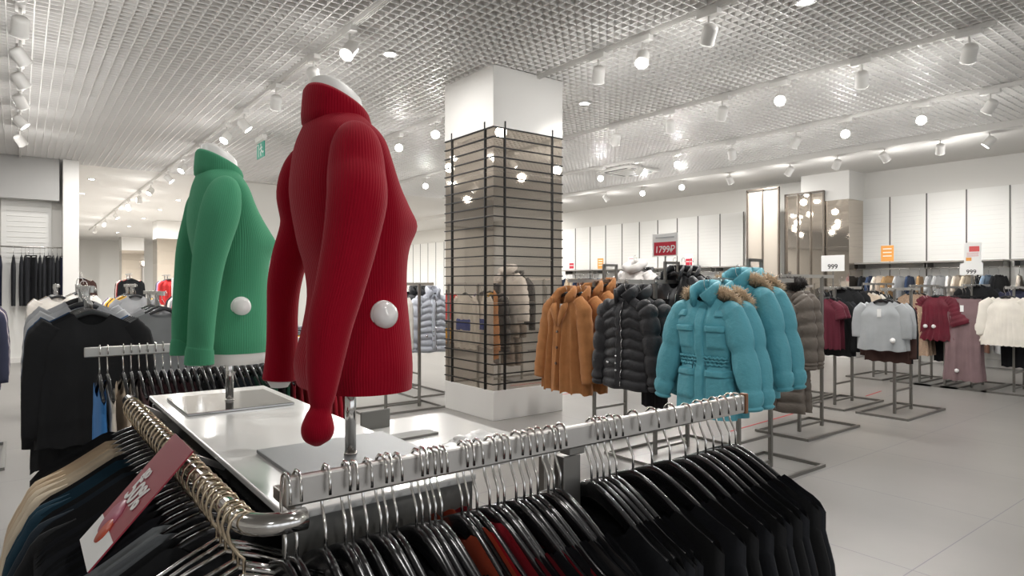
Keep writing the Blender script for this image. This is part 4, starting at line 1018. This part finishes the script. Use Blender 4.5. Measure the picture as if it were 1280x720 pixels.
for yv, f, lab in ((14.75, fwallred, 'small red sign on the wall shelf beside the mirror pillar'), (12.3, fpink, 'white sign with pink lines on the wall shelf behind the plush coats'), (10.35, fwallred, 'small red sign on the wall shelf right of the 1799 sign'),
        (5.62, forange, 'orange sign on the wall shelf beside the wall pillar'), (13.5, forange, 'pale orange sign on the wall shelf left of the white fluffy jackets')):
    sign('shelf_sign', lab, (XS, yv, 2.1), .24, .32, 0, 0, f)

# ------------------------------------------------------------------ wall shelves with hanging rails
def wall_bay(yc, lab, n, seed, w=1.26, face=True):
    e = empty('garment_shelf', (13.62, yc, 0)); tag(e, f'wall shelf with clothes rail {lab}', 'shelf')
    build('shelf_board', MB().box((.08, 0, 1.915), (.42, w, .03)), mat('shelf_steel', '#97938d', .4, .4), e, bevel=.003)
    build('rail', MB().tube([(0, -w/2, 1.80), (0, w/2, 1.80)], .013, 10), M_STEEL, e)
    for s in (-1, 1):
        build('bracket', MB().box((.14, s*(w/2-.03), 1.85), (.3, .012, .1)), M_RACK, e)
    build('rail', MB().tube([(0, -w/2, 1.02), (0, w/2, 1.02)], .013, 10), M_STEEL, e)
    for s in (-1, 1): build('bracket', MB().box((.14, s*(w/2-.03), 1.02), (.3, .012, .03)), M_RACK, e)
    rr = random.Random(seed)
    for i in range(n-1):
        yy = yc-w/2+.12+(w-.24)*i/(n-2); c = WALLC[rr.choice((0, 2, 4, 6, 7, 7, 7, 10, 11))]
        nmc = {'#e7e4de': 'white', '#2b3a55': 'navy', '#3c3f46': 'slate', '#b9babb': 'pale grey', '#1f2125': 'black', '#dcdad7': 'off-white', '#6b4a3c': 'brown'}[c]
        o = garment('tee:'+c, 'tee_shirt', 'top', (13.62, yy, .913), PI/2+rr.uniform(-.5, .5), f'{nmc} tee, {ordn(i+1)} along the lower wall rail {lab}', 'tees on the lower wall rail '+lab)
        put('hook', WHOOK, o)['label'] = 'chrome hanger hook'
    for i in range(n):
        yy = yc-w/2+.1+(w-.2)*i/(n-1); c = WALLC[rr.randrange(len(WALLC))]
        key = 'tee:'+c; loc = (13.62, yy, 1.693); rz = PI/2+rr.uniform(-.25, .25)
        nmc = {'#e7e4de': 'white', '#c9b79d': 'sand', '#2b3a55': 'navy', '#8ba0b6': 'pale blue', '#3c3f46': 'slate', '#d8c9b2': 'cream', '#b9babb': 'pale grey', '#1f2125': 'black', '#a8875f': 'tan', '#5d7691': 'blue', '#dcdad7': 'off-white', '#6b4a3c': 'brown', '#e3d7c8': 'ivory'}[c]
        o = garment(key, 'tee_shirt', 'top', loc, rz, f'{nmc} tee shirt, {ordn(i+1)} along the upper wall rail {lab}', 'tee shirts on the wall rail '+lab)
        put('hook', WHOOK, o)['label'] = 'chrome hanger hook'
WHOOK = MB().tube([(0, y, z) for y, z in HOOK], .003, 5).mesh('hook', M_CHROME)
for q, (yc, lab, n) in enumerate([(3.0, 'behind the ivory blouse', 8), (4.35, 'behind the mauve trousers', 8), (5.6, 'under the orange sign', 7), (10.35, 'by the second red sign', 8), (11.7, 'behind the leather jackets', 8), (13.1, 'behind the fluffy jackets', 8), (14.5, 'beside the mirror pillar', 8), (9.0, 'behind the partition', 6), (17.5, 'left of the mirror pillar', 8), (20, 'at the wall end', 8)]):
    wall_bay(yc, lab, n, 100+q)
# trousers hung on the end wall
e = empty('wall_rail', (.15, YE-.35, 2.2)); tag(e, 'chrome wall rail carrying black trousers on the back wall', 'clothes rail')
build('rail', MB().tube([(-.55, 0, 0), (.6, 0, 0)], .014, 10), M_STEEL, e)
for s in (-.5, .55): build('bracket', MB().box((s, .14, 0), (.015, .28, .03)), M_RACK, e)
for i, (x, c) in enumerate([(-.42, '#1b1f3a'), (-.2, '#232428'), (-.08, '#232428'), (-.02, '#1a'), (.03, '#232428'), (.1, '#1a'), (.2, '#1a'), (.27, '#232428'), (.33, '#1a'), (.4, '#232428'), (.47, '#1a'), (.54, '#1b1f3a'), (.6, '#1b1f3a')]):
    key = 'pants' if c == '#1a' else 'pants:'+c; loc = (x+.1, YE-.35, 2.2+.014-.122); rz = RND.uniform(-.3, .3)
    hanger(loc, rz, f'black clip hanger, {ordn(i+1)} along the back wall rail', 'hangers on the back wall rail', CLIPH)
    garment(key, 'trousers', 'trousers', loc, rz, f'{"navy" if c == "#1b1f3a" else "black" if c == "#1a" else "charcoal"} trousers, {ordn(i+1)} along the back wall rail', 'trousers on the back wall rail')

# ------------------------------------------------------------------ folded knits on a table and bag shelves (left of the pillar, mostly in its mirror)
e = empty('folding_table', (2.6, 8.75, 0)); tag(e, 'wooden topped table of folded knits reflected in the mirror pillar', 'table')
build('tabletop', MB().box((0, 0, .62), (1.2, .9, .04)), mat('oak', '#8f6a47', .5, var=.1), e, bevel=.004)
build('body', MB().box((0, 0, .31), (.9, .6, .58)), mat('table_grey', '#a19d98', .6), e)
def folded(m):
    g = MB(); n = 28
    for z0, sx in ((.0, 1), (.028, .985)):
        rs = []
        for f in range(7):
            a = -PI/2+PI*f/6; k = .86+.14*math.cos(a); rs.append([Vector((.16*sx*k*math.copysign(abs(math.cos(t))**.35, math.cos(t)), .13*sx*k*math.copysign(abs(math.sin(t))**.35, math.sin(t)), z0+.016+.016*math.sin(a))) for t in [2*PI*q/n for q in range(n)]])
        g.rings(rs)
    return g.mesh('folded_sweater', m)
FM = {c: folded(fabric(c)) for c in ('#dba92d', '#b32a2c', '#c2305a', '#d26a3a', '#3d4047', '#6f7278')}
for (dx, dy, cols, nm) in [(-.3, -.15, ['#dba92d']*5, 'yellow'), (.25, -.15, ['#dba92d']*3+['#6f7278']*2, 'mixed yellow and grey'), (-.3, .22, ['#c2305a', '#c2305a', '#b32a2c', '#b32a2c', '#d26a3a'], 'red'), (.25, .22, ['#6f7278', '#3d4047', '#3d4047', '#6f7278'], 'grey')]:
    for i, c in enumerate(cols):
        o = put('folded_sweater', FM[c], None, (2.6+dx, 8.75+dy, .64+.06*i), RND.uniform(-.05, .05))
        cn = {'#dba92d': 'yellow', '#b32a2c': 'red', '#c2305a': 'pink', '#d26a3a': 'orange', '#3d4047': 'charcoal', '#6f7278': 'grey'}[c]
        tag(o, f'{cn} folded sweater, {ordn(i+1)} from the bottom of the {nm} pile', 'sweater', nm+' folded pile')
r = rack('steel rack of black and ivory sweaters reflected in the mirror pillar', 3.1, 7.0, 1.0, 1.5, rot=0)
hang(r, 'ivory and blue sweater rack', [(.0, 'shirt', 'sweater', 'sweater', 'black sweater'), (.3, 'ivory', 'sweater', 'sweater', 'ivory sweater with blue band'), (.55, 'ivory', 'sweater', 'sweater', 'ivory sweater with blue band')])
e = empty('bag_shelf', (2.33, 11.3, 0)); tag(e, 'white shelving unit of handbags in the middle distance', 'shelf')
for z in (.4, .8, 1.2, 1.56): build('shelf_board', MB().box((0, 0, z), (.8, .35, .025)), M_WHITE, e)
for s in (-1, 1): build('side_panel', MB().box((s*.4, 0, .8), (.025, .36, 1.6)), M_WHITE, e)
build('back_panel', MB().box((0, .17, .8), (.8, .015, 1.6)), M_WALL, e)
def bag_mesh():
    g = MB(); rs = []
    for f in range(9):
        t = f/8; k = lerp(1, .78, t); rs.append([Vector((.13*k*math.copysign(abs(math.cos(a))**.5, math.cos(a)), .055*k*math.copysign(abs(math.sin(a))**.5, math.sin(a)), .19*t)) for a in [2*PI*q/24 for q in range(24)]])
    g.rings(rs); return g
BAGM = {}
HND = MB().tube([(-.06, 0, .18), (-.055, 0, .24), (-.03, 0, .28), (.03, 0, .28), (.055, 0, .24), (.06, 0, .18)], .007, 8)
bi = 0
for z, cols in ((.8125, ['#b89a96', '#d4c3b8', '#2b2a2c']), (1.2125, ['#b0202c', '#b0202c', '#1f1f22']), (1.5725, ['#7a6a52', '#c09a76', '#c98a94'])):
    for i, c in enumerate(cols):
        if c not in BAGM: m = mat('bag_leather_'+c.strip('#'), c, .45); BAGM[c] = (bag_mesh().mesh('handbag', m), HND.mesh('handle', m))
        o = put('handbag', BAGM[c][0], None, (2.33-.27+.27*i, 11.27, z), RND.uniform(-.2, .2)); put('handle', BAGM[c][1], o)
        nm = {'#b89a96': 'dusty pink', '#d4c3b8': 'pale beige', '#2b2a2c': 'black', '#b0202c': 'red', '#1f1f22': 'black', '#7a6a52': 'olive', '#c09a76': 'tan', '#c98a94': 'pink'}[c]
        tag(o, f'{nm} handbag, {ordn(i+1)} along the {["middle", "upper", "top"][bi//3]} board of the bag shelves', 'handbag', 'handbags on the white shelves'); bi += 1
# racks and shelving far inside the rear hall
for x0, yc, cols, nm in [(1.1, 17.5, ['#47312c', '#e7e4de', '#1d1f24', '#7a6a58'], 'brown shirt rack inside rear hall'), (2.2, 18.5, ['#1d1f24', '#b32a2c', '#e7e4de', '#47312c'], 'mixed shirt rack inside rear hall'), (3.3, 20.0, ['#b32a2c', '#6b5f7c', '#1d1f24'], 'wine shirt rack in rear hall'), (1.4, 22.0, ['#1d1f24', '#e7e4de', '#d6d0c8'], 'farthest shirt rack in rear hall')]:
    r = rack('steel '+nm, x0, yc, 1.2, 1.75, rot=PI/2)
    hang(r, nm, [(.2*i, 'shirt:'+c, 'shirt', 'top', CN[c]+' shirt') for i, c in enumerate(cols)], rot=PI/2)

# ------------------------------------------------------------------ camera, world, view
cam = bpy.data.cameras.new('camera'); co = bpy.data.objects.new('camera', cam); COL.objects.link(co)
cam.sensor_width = 36; cam.lens = 36*807/1280; cam.shift_y = -5/1280; cam.clip_start = .02
co.location = (0, 0, 1.5); co.rotation_euler = (PI/2, 0, -math.radians(37.3)); SC.camera = co
w = bpy.data.worlds.new('world_fill'); SC.world = w; w.use_nodes = True  # even fill light, entering through the openings added behind the viewer
bg = w.node_tree.nodes['Background']; bg.inputs[0].default_value = (.93, .96, 1, 1); bg.inputs[1].default_value = 1.6
SC.view_settings.view_transform = 'Standard'; SC.view_settings.look = 'None'; SC.view_settings.exposure = -.42; SC.view_settings.gamma = 1
SC.cycles.max_bounces = 7; SC.cycles.diffuse_bounces = 4; SC.cycles.glossy_bounces = 4; SC.cycles.caustics_reflective = False; SC.cycles.caustics_refractive = False
SC.cycles.sample_clamp_indirect = 4
SC.cycles.use_denoising = True
